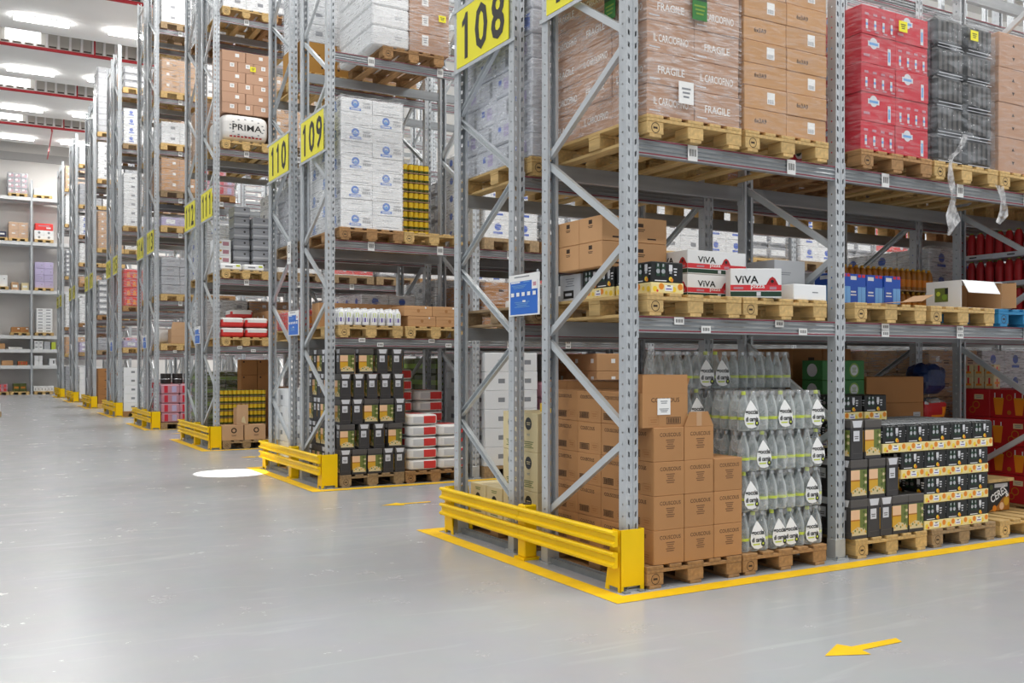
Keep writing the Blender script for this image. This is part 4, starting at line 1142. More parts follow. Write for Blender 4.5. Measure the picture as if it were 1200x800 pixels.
pallet(slot(0, 0), ya(0), Z2, 'pale pallet on the second beams under the film wrapped mauve cartons', 'wood')
t = wrapped('tall film wrapped load of mauve brown cartons marked fragile, by the end frame', 'wrapped load', slot(0, 0) + .005, ya(0), z2, A1, .41, .4, .213, 2, 3, 6, me2=A2, film='film', amp=.016)
ob('label', GT, t, (.02, -.6 - .03, .69)); ob('label', GT, t, (-.41 - .03, -.22, .74), -PI / 2); ob('label', WT, t, (-.10, -.6 - .03, .1))
t['label'] = t['label']
n1_ = carton('sixpack_a', .413, .398, .161, 'card', [('f', 'text', '6x3A9', -.05, 0, .034, 'print', .02), ('l', 'text', '6x3A9', 0, 0, .034, 'print', .02)])
n2_ = carton('sixpack_b', .413, .398, .161, 'card', [('f', 'rect', .05, .01, .075, .085, 'paper'), ('f', 'bars', .05, -.012, .06, .03, 9, 'grey_print')])
pallet(slot(0, 1) + .02, ya(0), Z2, 'pale stamped pallet on the second beams under plain brown cartons', 'wood')
t = wrapped('film wrapped load of ochre brown cartons with white stickers by the second upright', 'wrapped load', slot(0, 1) + .02, ya(0), z2, n1_, .415, .4, .163, 2, 3, 8, me2=n2_, film='film_light', amp=.010)
def redc(key, v):
    a = [('l', 'disc', -.03, -.02, .055, 'tab_white'), ('l', 'disc', -.045, -.02, .03, 'dark_green'), ('l', 'rect', -.1, .075, .1, .04, 'light_blue')]
    if v:
        for q in range(4): a += [('f', 'rect', -.14 + q * .095, -.035, .024, .075, 'tab_white'), ('f', 'rect', -.14 + q * .095, -.035, .024, .02, 'light_blue'), ('f', 'rect', -.14 + q * .095, .045, .045, .018, 'pink'), ('f', 'rect', -.12 + q * .095, -.085, .045, .012, 'pink')]
    else:
        a += [('f', 'disc', -.06, .05, .045, 'tab_white'), ('f', 'rect', -.06, .045, .13, .04, 'tab_white'), ('f', 'rect', -.06, .045, .1, .02, 'light_blue'), ('f', 'rect', .12, -.03, .035, .13, 'tab_white'), ('f', 'rect', .12, -.03, .02, .08, 'light_blue'), ('f', 'rect', -.14, -.05, .07, .02, 'pink')]
    return carton(key, .393, .398, .223, 'crimson', a, seam=None)
xs_ = (6.43, 7.30, 8.17)
for k, x in enumerate(xs_): pallet(x, ya(0), Z2, 'wooden pallet on the second beams under the %s load' % ('red wrapped', 'black wrapped', 'plain brown third')[k], ('wood_old', 'wood', 'wood')[k])
t = wrapped('film wrapped load of bright red food cartons beside the second upright', 'wrapped load', xs_[0], ya(0), z2, redc('red_a', 1), .395, .4, .225, 2, 3, 5, me2=redc('red_b', 0), film='film_light', amp=.009)
ob('label', YT, t, (.05, -.6 - .03, .97))
bk = [('f', 'rect', -.13 + q * .065, .0, .036, .17, 'charcoal_lip') for q in range(5)] + [('l', 'rect', 0, .0, .3, .16, 'navy')]
bk += [('f', 'rect', 0, -.108, .3, .006, 'tab_white'), ('f', 'rect', 0, .108, .33, .005, 'tab_white')]
BK = carton('black_pack', .38, .398, .236, 'ink_black', bk, ch=.035, seam=None)
t = wrapped('film wrapped load of black can packs bulging in five layers', 'wrapped load', xs_[1], ya(0), z2, BK, .385, .4, .242, 2, 3, 5, name='can_pack', film='film_dark', amp=.02)
ob('label', YT, t, (.08, -.6 - .03, 1.05))
BRN = carton('tri_carton', .408, .398, .30, 'card_mauve', [('f', 'poly', [(-.02, .04), (.02, .04), (0, .07)], 'print'), ('f', 'poly', [(-.02, -.05), (.02, -.05), (0, -.08)], 'print')])
t = wrapped('wrapped load of plain brown cartons, third on the second beams', 'wrapped load', xs_[2], ya(0), z2, BRN, .41, .4, .302, 2, 3, 4, film='film_light', amp=.006)
# torn shreds of film hanging from the black load
def shred(key, pts, w0):
    mb = MB(); vs = []; n = len(pts); m = 5
    for j, (x, y, z, ww) in enumerate(pts):
        for i in range(m):
            u = i / (m - 1) - .5
            vs.append((x + u * ww * w0, y + .018 * math.sin(u * 9 + j * 1.3) + mnoise.noise(Vector((x * 20, z * 20, i * 3))) * .012, z + .01 * math.cos(i * 2.1 + j)))
    mb.add(vs, [(j * m + i, j * m + i + 1, (j + 1) * m + i + 1, (j + 1) * m + i) for j in range(n - 1) for i in range(m - 1)], 'film_scrap', True)
    return mb.mesh(key)
p_ = [(.20, .0, .28, .3), (.14, -.01, .20, .5), (.06, -.015, .12, .7), (.0, -.02, .08, .9), (-.035, -.025, .0, .3), (-.03, -.03, -.1, .25), (-.03, -.03, -.18, .8), (.0, -.03, -.26, .7), (-.01, -.03, -.32, 1.1), (-.01, -.03, -.40, 1.3), (.0, -.03, -.46, 1.3), (-.03, -.03, -.52, 1.0), (-.05, -.03, -.57, .4)]
o = ob('hanging_film', shred('film_shred', p_, .10), None, (7.05, PY - .02, 3.13)); tag(o, 'torn clear film shred hanging far down from the black load', 'plastic film')
p_ = [(0, 0, .0, .5), (.03, 0, -.06, .6), (.05, 0, -.13, .9), (.07, 0, -.2, 1.2), (.05, 0, -.26, .9), (.0, 0, -.31, .4), (-.02, 0, -.33, .2)]
o = ob('hanging_film', shred('film_shred_b', p_, .13), None, (7.66, PY - .05, 3.02)); tag(o, 'shorter torn film shred hanging over the beam further in', 'plastic film')

# ================================================================== FIRST ROW, far side
def at(side, n): return ya(n) if side == 'A' else yb(n)
CRM = carton('cream_carton', .38, .278, .316, 'card_cream', [('l', 'disc', 0, .07, .052, 'ink_black'), ('l', 'lines', 0, .07, .06, .03, 2, 'card_cream'), ('l', 'lines', 0, -.1, .16, .06, 4, 'pic_green'), ('l', 'lines', 0, -.02, .05, .02, 2, 'grey_print'), ('f', 'disc', 0, .07, .05, 'ink_black')], seam=None)
CRL = carton('cream_low', .38, .285, .285, 'card_cream', [('l', 'disc', 0, .02, .045, 'ink_black'), ('l', 'lines', 0, .02, .055, .03, 2, 'card_cream'), ('l', 'lines', 0, -.08, .2, .06, 3, 'pic_green'), ('l', 'lines', 0, .1, .1, .03, 2, 'pic_green')], seam=None)
pallet(slot(0, 0), yb(0) + .03, 0, 'wooden pallet under the cream cartons on the far side of the first row', 'wood_old')
for k in range(3):
    for j in range(2):
        o = ob('cream_carton', CRM, None, (4.17, 6.70 + j * .282, PT + .001 + k * .318)); tag(o, 'cream carton with round black emblem, %s of the tall %s column' % (LAYER[k], ('first', 'second')[j]), 'carton', 'cream cartons')
for j in range(2):
    o = ob('cream_carton', CRL, None, (4.17, 7.28 + j * .30, PT + .001)); tag(o, 'low cream carton with round emblem beside the yellow guard, %s one' % ('inner', 'outer')[j], 'carton', 'cream cartons')
o = ob('yellow_box', carton('yellow_box', .2, .2, .07, 'lemon'), None, (4.25, 6.70, PT + .001 + 3 * .318)); tag(o, 'flat yellow box on top of the tall cream cartons', 'box')
pallet(slot(0, 0), yb(0) + .03, Z1, 'grey pallet with a white paper bundle on the first beams, far side', 'wood_grey')
o = ob('paper_bundle', MB().box(-.15, .15, -.2, .2, 0, .07, 'paper', .006).mesh('paper_bundle'), None, (4.25, 7.1, Z1 + PT + .001)); tag(o, 'white paper bundle lying on the grey pallet behind the blue notice', 'paper')
pallet(slot(0, 0), yb(0) + .03, Z2, 'pale pallet on the second beams under the silvery wrapped load', 'wood')
wc = [('l', 'rect', .03, 0, .09, .1, 'lilac'), ('l', 'rect', -.08, .02, .05, .05, 'logo_blue')]
WH1 = carton('white_blue', .408, .298, .198, 'silver_white', wc, ch=.012, seam=None); WH2 = carton('white_plain', .408, .298, .198, 'silver_white', [('l', 'rect', .05, 0, .05, .14, 'grey_wrap')], ch=.012, seam=None)
BL1 = carton('blue_top', .408, .298, .198, 'silver_white', [('l', 'rect', 0, 0, .24, .13, 'logo_blue'), ('l', 'rect', -.05, .0, .04, .14, 'tab_white')], ch=.012, seam=None)
t = wrapped('silvery film wrapped load of white and blue packs under sign one hundred eight', 'wrapped load', slot(0, 0) + .01, yb(0) + .03, Z2 + PT, WH1, .41, .3, .2, 2, 4, 5, name='pack', me2=WH2, film=None, jit=.008)
for j in range(4):
    for k in range(5, 8): ob('pack', BL1 if (j + k) % 3 or k == 5 else WH2, t, (-.205 + R.uniform(-.008, .008), -.45 + j * .3, k * .2))
ob('stretch_film', film_shell(.84, 1.22, 1.66, 'film_heavy', .008, 2), t, (0, 0, .002))

# ------------------------------------------------------------------ generic loads for the deeper rows
def gen(key, base, items=(), w=.405, d=.4, h=.25, ch=.006, seam='card_edge'): return (carton('g_' + key, w - .003, d - .003, h - .003, base, items, ch, seam), w, d, h)
G = {
 'plain brown cartons': gen('brown', 'card', [('f', 'rect', .08, .02, .07, .06, 'paper'), ('l', 'rect', .08, .02, .07, .06, 'paper')]),
 'pale brown cartons': gen('pale', 'card_pale', [('f', 'rect', -.06, .03, .06, .06, 'paper'), ('f', 'lines', .08, 0, .1, .05, 2, 'print')]),
 'dark brown cartons': gen('dark', 'card_dark', [('f', 'rect', .05, .05, .08, .03, 'print')], h=.3),
 'white cartons': gen('white', 'card_white', [('f', 'rect', .05, .0, .1, .06, 'grey_print'), ('l', 'rect', .05, .0, .1, .06, 'grey_print')], seam=None),
 'white packs with blue marks': gen('wblue', 'card_white', [('f', 'disc', .0, .03, .05, 'logo_blue'), ('f', 'rect', 0, -.05, .14, .03, 'logo_blue'), ('l', 'disc', .0, .03, .05, 'logo_blue')], seam=None),
 'grey crates': gen('crate', 'crate_grey', [('f', 'rect', 0, .03, .16, .05, 'grey_print'), ('f', 'rect', 0, -.09, .36, .012, 'grey_print'), ('l', 'rect', 0, .03, .16, .05, 'grey_print')], h=.21, ch=.015, seam=None),
 'silvery packs': gen('silver', 'grey_wrap', [('f', 'rect', 0, 0, .3, .09, 'card_white'), ('l', 'rect', 0, 0, .3, .09, 'card_white')], h=.2, ch=.03, seam=None),
 'red and white packs': gen('redw', 'card_white', [('f', 'rect', 0, -.04, .40, .13, 'sack_red'), ('f', 'disc', .05, -.02, .04, 'tab_white')], seam=None),
 'rosy shrink packs': gen('pink', 'pink', [('f', 'rect', -.1, 0, .08, .16, 'crimson'), ('f', 'rect', .08, 0, .1, .14, 'lilac'), ('l', 'rect', 0, 0, .1, .14, 'lilac')], h=.22, ch=.025, seam=None),
 'orange red packs': gen('orr', 'sack_red', [('f', 'poly', [(-.12, -.09), (-.02, -.09), (-.04, .05), (-.1, .05)], 'orange'), ('f', 'poly', [(.04, -.09), (.14, -.09), (.12, .05), (.06, .05)], 'orange')], h=.26, ch=.02, seam=None),
 'dark film packs': gen('dfilm', 'crate_grey', [('f', 'rect', 0, .09, .4, .01, 'card_white'), ('f', 'rect', 0, -.05, .4, .006, 'charcoal')], h=.2, ch=.02, seam=None),
 'lilac cartons': gen('lilac', 'lilac', [('f', 'rect', 0, 0, .2, .1, 'card_white')], h=.2, seam=None),
 'green jars in packs': gen('jars', 'olive_jar', [('f', 'rect', 0, .0, .4, .07, 'jar_green'), ('l', 'rect', 0, .0, .4, .07, 'jar_green')], h=.24, ch=.02, seam=None),
 'yellow tins in packs': gen('ytin', 'lemon', [('f', 'rect', 0, .05, .41, .06, 'ink_black'), ('f', 'rect', 0, -.09, .41, .03, 'olive_jar'), ('l', 'rect', 0, .05, .4, .06, 'ink_black')], h=.22, ch=.01, seam=None),
}
LP = ['floor level', 'first beams', 'second beams', 'third beams', 'fourth beams', 'fifth beams', 'sixth beams', 'seventh beams']
NUMW = ['one', 'two', 'three', 'four', 'five', 'six', 'seven']
def where(n, side, bay, k, lv): return '%s, place %s of bay %s, %s side of %s row' % (LP[lv], NUMW[k], NUMW[bay], 'near' if side == 'A' else 'far', ORD[n])
def load(n, side, bay, k, lv, look, nz, film='film', levels=None, x=None, dx=0, wood=None, nx=None, ny=None, dy=0, far=None):
    levels = levels or (LVN3 if n in (3, 6) else LV)
    z = 0 if lv == 0 else levels[lv - 1]
    xx = (x if x is not None else slot(bay, k)) + dx; yy = at(side, n) + (.03 if side == 'B' else 0)
    far = (n > 2 or bay > 0) if far is None else far
    wood = wood or R.choice(['wood', 'wood', 'wood_old', 'wood_grey'])
    wh = where(n, side, bay, k, lv)
    pallet(xx, yy, z, 'pallet under %s, %s' % (' '.join(look.split()[:2]), wh), wood, far, 'pallets in the racks')
    me, cw, cd, ch = G[look]
    if nx is None: nx = 2
    top = levels[lv] if lv < len(levels) else 99
    nz = max(1, min(nz, int((top - z - .112 - PT - .06) / ch)))
    if ny is None: ny = 3
    zz = z + PT
    t = thing('wrapped_load' if film else 'carton_load', '%s, %s' % (' '.join(look.split()[:3]), wh), 'wrapped load', (xx, yy, zz + .001), 0, 'loads in the racks')
    for kk in range(nz):
        for j in range(ny):
            for i in range(nx):
                if i == 0 or j == 0 or (kk == nz - 1 and zz + nz * ch < 1.9):
                    ob('carton' if 'pack' not in look else 'pack', me, t, (-nx * cw / 2 + (i + .5) * cw + R.uniform(-.004, .004), -ny * cd / 2 + (j + .5) * cd + dy, kk * ch))
    if film: ob('stretch_film', film_shell(nx * cw + .012, ny * cd + .012, nz * ch + .02, film, .007, n + bay), t, (0, dy, .002))
    return t
L_ = [g for g in G if g != 'dark film packs']
# far side of the first row, other places
load(0, 'B', 0, 1, 0, 'dark brown cartons', 4, None)
load(0, 'B', 0, 1, 1, 'white cartons', 1, None)
load(0, 'B', 0, 1, 2, 'pale brown cartons', 5, dx=.03)
for k, (a, b_, c) in enumerate((('white cartons', 'white packs with blue marks', 'plain brown cartons'), ('dark brown cartons', 'silvery packs', 'white cartons'), ('green jars in packs', 'silvery packs', 'silvery packs'))):
    load(0, 'B', 1, k, 0, a, 5, None); load(0, 'B', 1, k, 1, b_, 1 if k == 0 else 2); load(0, 'B', 1, k, 2, c, 5)
for k in range(3):
    load(0, 'A', 2, k, 2, L_[k * 2], 5)
    if k: load(0, 'A', 2, k, 0, 'rosy shrink packs', 4); load(0, 'A', 2, k, 1, 'orange red packs', 3)
    load(0, 'B', 2, k, 0, L_[(k * 3 + 1) % 9], 6); load(0, 'B', 2, k, 1, L_[(k + 4) % 9], 3); load(0, 'B', 2, k, 2, L_[(k * 2 + 3) % 9], 5)
    load(0, 'A', 3, k, 0, 'white cartons', 4); load(0, 'A', 3, k, 1, 'plain brown cartons', 3)
# ================================================================== SECOND ROW (signs one hundred nine and ten)
mat('ochre', '#b8863c', .75, var=.05)
n = 1; FY = yf(1) - .055
pallet(slot(0, 0) + .02, ya(1), 0, 'worn pallet under the charcoal food cartons of the second row', 'wood_grey')
pallet(slot(0, 1) + .02, ya(1), 0, 'worn pallet under the white and red sacks of the second row', 'wood_old')
lab = 'charcoal food carton in the second row, %s layer, %s from the end frame'
g_ = 'charcoal display cartons in the second row'
for k, pt in enumerate(('TPPTT', 'PTTP', 'TTPPT', 'TTTTT', 'PPTT')):
    disp_row(pt, 3.96, 4.83, FY + .008, PT + k * (GH + .004), lab, g_, k)
for k in range(5):
    y = FY + .23
    for q in range(6):
        c = 'TPTPPT'[(q + k) % 6]; dd = GW if c == 'P' else GD
        o = ob('display_carton', DISP, None, (3.96 + .105, y + dd / 2, PT + .001 + k * (GH + .004)), -PI / 2 if c == 'P' else 0)
        o.location.x = 3.96 + (GD if c == 'P' else GW) / 2 + .003
        tag(o, 'charcoal food carton on the rack end side of second row, %s layer, %s back' % (LAYER[k], ORD[q]), 'carton', g_); y += dd + .003
mat('seal_grey', '#cfd0d1', .6)
def sack_patch(x, y, z):
    if y < -.3 and .18 < z < .85:
        if .08 < x < .42: return 'sack_red'
        if ((x + .18) / .16) ** 2 + ((z - .5) / .28) ** 2 < 1: return 'seal_grey'
    if z > .93 and abs(x) < .3 and abs(y) < .25: return 'sack_red'
    if x < -.47 and abs(y) < .3 and .2 < z < .8: return 'sack_red'
    return None
SACK = pillow('sack', .42, .56, .141, 'sack_white', [sack_patch], n=44, ze=.32, xy=.3, nz=.004).mesh('flour_sack')
def sack(x, y, z, label, rz=0.0, grp='white and red flour sacks'):
    o = ob('flour_sack', SACK, None, (x, y, z + .001), rz); tag(o, label, 'sack', grp); return o
for k in range(5): sack(5.075, FY + .30, PT + k * .143, 'white and red flour sack, %s of the front pile by the charcoal cartons' % LAYER[k])
for k in range(4): sack(5.505, FY + .30, PT + k * .143, 'white and red flour sack, %s of the second front pile' % LAYER[k])
for k in range(9): sack(4.95 + .03, FY + .87, PT + k * .143, 'white and red flour sack, %s of the tall pile behind' % LAYER[k])
for k in range(7): sack(5.43, FY + .87, PT + k * .143, 'white and red flour sack, %s of the second pile behind' % LAYER[k])
# first beams: detergent bottles, flat brown cartons, long brown cartons behind
pallet(slot(0, 0), ya(1), Z1, 'pale pallet under white bottle packs, first beams of the second row', 'wood')
pallet(slot(0, 1) + .02, ya(1), Z1, 'pale pallet under flat brown cartons, first beams of the second row', 'wood')
DB = MB().lathe([(0, 0), (.043, .002), (.046, .02), (.046, .14), (.036, .175), (.02, .192), (.02, .212), (0, .213)], 12, 'white')
DB.add([(.047 * math.cos(a), .047 * math.sin(a), z) for z in (.04, .09, .10, .15) for a in (-PI / 2 - .7, -PI / 2, -PI / 2 + .7)], [(0, 1, 4, 3), (1, 2, 5, 4)], 'purple').add([(.047 * math.cos(a), .047 * math.sin(a), z) for z in (.10, .15) for a in (-PI / 2 - .4, -PI / 2 + .4)], [(0, 1, 3, 2)], 'lime')
DB = DB.mesh('detergent_bottle')
for i in range(4):
    t = thing('bottle_pack', 'pack of white bottles with purple labels, %s from the end of second row' % ORD[i], 'bottle pack', (4.04 + i * .212, FY + .16, Z1 + PT + .001), 0, 'packs of white detergent bottles')
    for a in range(2):
        for b_ in range(3): ob('bottle', DB, t, (-.05 + a * .1, -.1 + b_ * .1, .001), R.uniform(-.5, .2))
FB = carton('flat_brown', .385, .3, .128, 'card', [('f', 'rect', .0, .022, .385, .003, 'card_edge'), ('f', 'disc', .0, .006, .022, 'card_edge'), ('f', 'disc', .1, .045, .012, 'paper'), ('f', 'rect', .0, -.02, .2, .003, 'card_edge')])
for i in range(2):
    for k in range(2):
        for j in range(2):
            o = ob('flat_carton', FB, None, (5.0 + i * .39 + (.05 if k == 0 and j == 0 else 0) - .0, FY + .17 + j * .31, Z1 + PT + .001 + k * .13)); tag(o, 'flat brown carton on first beams of second row, %s layer, %s file, %s row' % (LAYER[k], ORD[i], ORD[j]), 'carton', 'flat brown cartons')
LBC = carton('long_brown', .50, .3, .32, 'card', [('f', 'rect', .1, .12, .3, .002, 'card_edge')])
for i in range(3):
    o = ob('long_carton', LBC, None, (4.24 + i * .505, FY + 1.04, Z1 + PT + .001)); tag(o, 'long brown carton behind the white bottle packs, %s from the end' % ORD[i], 'carton', 'long brown cartons')
# second beams: white cartons with blue emblem, amber tins set back
pallet(slot(0, 0) + .01, ya(1), Z2, 'wooden pallet under white cartons with blue emblem, second row', 'wood_old')
pallet(slot(0, 1), ya(1) + .0, Z2, 'pallet under yellow and green tins set back, second row', 'wood')
mat('logo_soft', '#5f86cf', .5)
def wl(key, v):
    s_ = []
    for s, L_ in (('f', .41), ('l', .4)):
        if v: s_ += [(s, 'ring', -.02, .022, .05, .024, 'logo_soft'), (s, 'disc', -.02, .012, .02, 'light_blue'), (s, 'rect', -.02, -.045, .15, .03, 'logo_soft'), (s, 'rect', -.02, -.045, .11, .01, 'paper'), (s, 'lines', .125, .035, .10, .024, 2, 'grey_print'), (s, 'bars', .125, -.005, .1, .034, 10, 'grey_print')]
        else: s_ += [(s, 'lines', 0, .03, .14, .02, 1, 'card_grey'), (s, 'lines', 0, -.055, .3, .012, 1, 'grey_print')]
    return carton(key, .403, .397, .174, 'card_white', s_, seam=None)
t = wrapped('film wrapped white cartons with blue round emblems in the second row', 'wrapped load', slot(0, 0) + .02, ya(1), Z2 + PT, wl('emblem_a', 1), .405, .4, .1765, 2, 3, 9, me2=wl('emblem_b', 0), film='film', amp=.004)
TIN = MB().lathe([(0, 0), (.036, 0), (.037, .01), (.037, .035), (.037, .105), (.036, .112), (.03, .113), (0, .109)], 10, ['olive_jar', 'olive_jar', 'olive_jar', 'lemon', 'tin_dark', 'silver', 'silver']).mesh('tin')
TPAD = MB().box(-.15, .15, -.075, .075, 0, .01, 'card_pale').mesh('tin_pad')
def tin_pack(x, y, z, label, grp, nx=4, ny=2):
    t = thing('tin_pack', label, 'tin pack', (x, y, z + .001), 0, grp)
    ob('pad', TPAD, t)
    for a in range(nx):
        for b_ in range(ny): ob('tin', TIN, t, (-.112 + a * .0748, -.037 + b_ * .0748, .0105))
for k in range(8):
    for i in range(2): tin_pack(5.0 + i * .31, FY + .75, Z2 + PT + k * .126, 'pack of yellow and green tins beside the white cartons, %s layer, %s file' % (LAYER[k], ORD[i]), 'packs of tins in the second row')
# third beams: two wrapped loads
pallet(4.93, ya(1), LV[2], 'wooden pallet under the half white half brown wrapped load, second row', 'wood_old')
t = thing('wrapped_load', 'wrapped load half white half pale brown above the emblem cartons, second row', 'wrapped load', (4.90, ya(1), LV[2] + PT + .001), 0, 'loads in the racks')
MW = carton('milky_pack', .497, .398, .246, 'white', [('f', 'lines', .1, 0, .1, .06, 2, 'card_grey')], .02, None)
MBR = carton('mauve_wide', .547, .398, .246, 'card_mauve', [('f', 'rect', -.06, .04, .09, .13, 'paper'), ('f', 'lines', -.06, .04, .06, .08, 3, 'grey_print')])
for k in range(5):
    for j in range(3): ob('pack', MW, t, (-.275, -.4 + j * .4, k * .25))
    ob('carton', MBR, t, (.255, -.4, k * .25))
    if k == 4: ob('carton', MBR, t, (.255, 0, k * .25))
ob('stretch_film', film_shell(1.08, 1.22, 1.27, 'film', .009, 4), t, (0, 0, .002)); ob('label', YT, t, (.42, -.63, .42))
# far side of the second row
load(1, 'B', 0, 0, 0, 'white cartons', 4, None, far=False); load(1, 'B', 0, 1, 0, 'plain brown cartons', 3, None, far=False)
load(1, 'B', 0, 0, 1, 'orange red packs', 1); load(1, 'B', 0, 1, 1, 'white packs with blue marks', 2)
load(1, 'B', 0, 0, 2, 'grey crates', 4); load(1, 'B', 0, 1, 2, 'dark brown cartons', 2, None)
OCH = carton('ochre_carton', .42, .4, .42, 'ochre', [('f', 'lines', 0, .03, .14, .06, 2, 'print'), ('f', 'rect', -.1, -.12, .03, .03, 'print'), ('f', 'rect', .1, -.12, .03, .03, 'print')])
pallet(slot(0, 0), yb(1) + .03, LV[2], 'pallet under ochre cartons with a milky wrapped load on top, second row', 'wood')
for i in range(2):
    for j in range(2):
        o = ob('ochre_carton', OCH, None, (4.15 + i * .43, yb(1) - .35 + j * .41, LV[2] + PT + .001)); tag(o, 'ochre carton under the milky wrapped load of second row, %s file, %s row' % (ORD[i], ORD[j]), 'carton', 'ochre cartons')
t = thing('wrapped_load', 'milky film wrapped load standing on ochre cartons of the second row', 'wrapped load', (4.355, yb(1) - .15, LV[2] + PT + .424), 0, 'loads in the racks')
for k in range(4):
    for i in range(2): ob('pack', G['white cartons'][0], t, (-.2 + i * .405, -.2, k * .25)); ob('pack', G['white cartons'][0], t, (-.2 + i * .405, .2, k * .25))
ob('stretch_film', film_shell(.83, .83, 1.03, 'film_heavy', .009, 5), t, (0, 0, .002)); load(1, 'B', 0, 1, 3, 'plain brown cartons', 4, dx=.03)
for bay in range(1, 5):
    for k in range(3):
        q = bay * 3 + k
        load(1, 'A', bay, k, 0, L_[(q * 5 + 1) % 13], 5 + q % 2, None)
        load(1, 'A', bay, k, 1, L_[(q * 4 + 3) % 13], 2 + q % 2)
        load(1, 'A', bay, k, 2, L_[(3, 4, 6, 4, 6, 7)[q % 6]], 5)
        if bay < 3:
            load(1, 'B', bay, k, 0, L_[(q * 3 + 2) % 13], 6, None); load(1, 'B', bay, k, 1, L_[(3, 6, 4)[k]], 3); load(1, 'B', bay, k, 2, L_[(6, 3, 4)[k]], 5)

# ================================================================== THIRD ROW (signs one hundred eleven and twelve)
FY = yf(2) - .055
pallet(slot(0, 0) + .01, ya(2), 0, 'dark worn pallet under two brown cartons with ring mark, third row', 'wood_grey')
RG = carton('ring_carton', .375, .3, .268, 'card_pale', [('f', 'ring', .02, .04, .05, .028, 'print'), ('f', 'lines', .02, -.05, .09, .03, 2, 'print')])
for i in range(2):
    o = ob('ring_carton', RG, None, (4.125 + i * .395, FY + .16, PT + .001)); tag(o, 'brown carton with dark ring mark on the floor pallet of third row, %s one' % ('first', 'second')[i], 'carton', 'cartons with ring mark')
for k in range(7):
    for i in range(3): tin_pack(4.085 + i * .305, FY + .55, PT + k * .126, 'pack of yellow and green tins behind the ring cartons, %s layer, %s file' % (LAYER[k], ORD[i]), 'packs of tins in the third row')
mb = MB(); w, d, h = .2, .25, .3
mb.box(-w / 2, w / 2, -d / 2, -d / 2 + .004, 0, h + .06, 'card_pale').box(-w / 2, -w / 2 + .004, -d / 2 + .004, d / 2, 0, h, 'card_pale').box(w / 2 - .004, w / 2, -d / 2 + .004, d / 2, 0, h, 'card_pale').box(-w / 2 + .004, w / 2 - .004, d / 2 - .004, d / 2, 0, h, 'card_pale').box(-w / 2 + .004, w / 2 - .004, -d / 2 + .004, d / 2 - .004, 0, .004, 'card_pale')
mb.prism([(-.02, .05), (.06, .02), (.03, .16), (-.01, .12)], 'y', -d / 2 - .003, -d / 2 - .001, 'pic_beige')
o = ob('torn_carton', mb.mesh('torn_carton'), None, (4.30, FY + .155, PT + .001 + .27)); tag(o, 'torn open brown carton standing on the ring mark cartons', 'carton')
for k in range(5):
    for i in range(2):
        o = ob('carton', carton('stack_brown', .30, .28, .285, 'card_dark', [('f', 'rect', -.1, .1, .03, .03, 'print')]), None, (4.62 + i * .31, FY + .95, .001 + k * .287 + PT)); tag(o, 'brown carton of the tall pile behind the tins, %s layer, %s file' % (LAYER[k], ORD[i]), 'carton', 'tall brown pile of the third row')
for k in range(5):
    for i in range(2):
        o = ob('carton', carton('jar_pack', .3, .28, .17, 'card_grey', [('f', 'rect', 0, 0, .28, .08, 'white')], seam=None), None, (5.0 + i * .31, FY + .17, .001 + k * .172 + PT)); tag(o, 'pale shrink pack by the brown pile of third row, %s layer, %s file' % (LAYER[k], ORD[i]), 'pack', 'pale shrink packs of the third row')
pallet(slot(0, 1) + .05, ya(2), 0, 'pallet under pale shrink packs and brown pile, third row', 'wood_old')
# red and white sacks
pallet(slot(0, 0), ya(2), Z1, 'pale pallet under red and white sacks, first beams of third row', 'wood')
def rs_patch(x, y, z):
    if y < -.25 or x < -.42:
        if z < .55 + .1 * math.cos(x * 14): return 'sack_red'
    return None
RSK = pillow('rsack', .41, .5, .172, 'sack_white', [rs_patch], n=44, ze=.32, xy=.3).mesh('red_sack')
for k in range(2):
    for i in range(2):
        o = ob('red_sack', RSK, None, (4.135 + i * .43, FY + .28, Z1 + PT + .002 + k * .178)); tag(o, 'red and white sack on first beams of third row, %s layer, %s one' % (('lower', 'upper')[k], ('first', 'second')[i]), 'sack', 'red and white sacks')
for k in range(3):
    o = ob('red_sack', RSK, None, (4.45, FY + .9, Z1 + PT + .002 + k * .178)); tag(o, 'red and white sack at the back of third row, %s layer' % LAYER[k], 'sack', 'red and white sacks')
load(2, 'A', 0, 1, 1, 'plain brown cartons', 2, None, far=False)
# flat white packs, grey wrapped towers, pale boxes behind
pallet(slot(0, 0), ya(2), Z2, 'wooden pallet under flat white packs, second beams of third row', 'wood')
FW = carton('flat_white', .36, .3, .11, 'white', [('f', 'rect', -.04, .0, .13, .025, 'grey_print'), ('f', 'rect', .12, .02, .07, .035, 'lime')], ch=.02, seam=None)
for i in range(2):
    o = ob('flat_pack', FW, None, (4.10 + i * .40, FY + .17, Z2 + PT + .001)); tag(o, 'flat white pack on the pallet edge, second beams of third row, %s one' % ('first', 'second')[i], 'pack', 'flat white packs')
GWM = carton('grey_block', .3, .38, .20, 'grey_wrap', [('f', 'rect', 0, -.03, .28, .03, 'card_grey'), ('f', 'disc', .05, .04, .02, 'charcoal')], ch=.02, seam=None)
for i in range(2):
    for k in range(6 - i):
        o = ob('grey_pack', GWM, None, (4.40 + i * .32, FY + .66 - i * .12, Z2 + PT + .001 + k * .202)); tag(o, 'grey film wrapped pack of the towers in third row, %s layer, %s tower' % (LAYER[k], ('first', 'second')[i]), 'pack', 'grey towers of the third row')
PWX = carton('pale_box', .3, .3, .145, 'white', [('f', 'rect', .06, .0, .11, .07, 'pink'), ('f', 'rect', -.05, .02, .07, .03, 'pic_yellow')], seam=None)
for k in range(4):
    o = ob('pale_box', PWX, None, (4.06, FY + .66, Z2 + PT + .001 + k * .147)); tag(o, 'white box with pink label behind the flat packs, %s of the pile' % LAYER[k], 'box', 'white boxes with pink label')
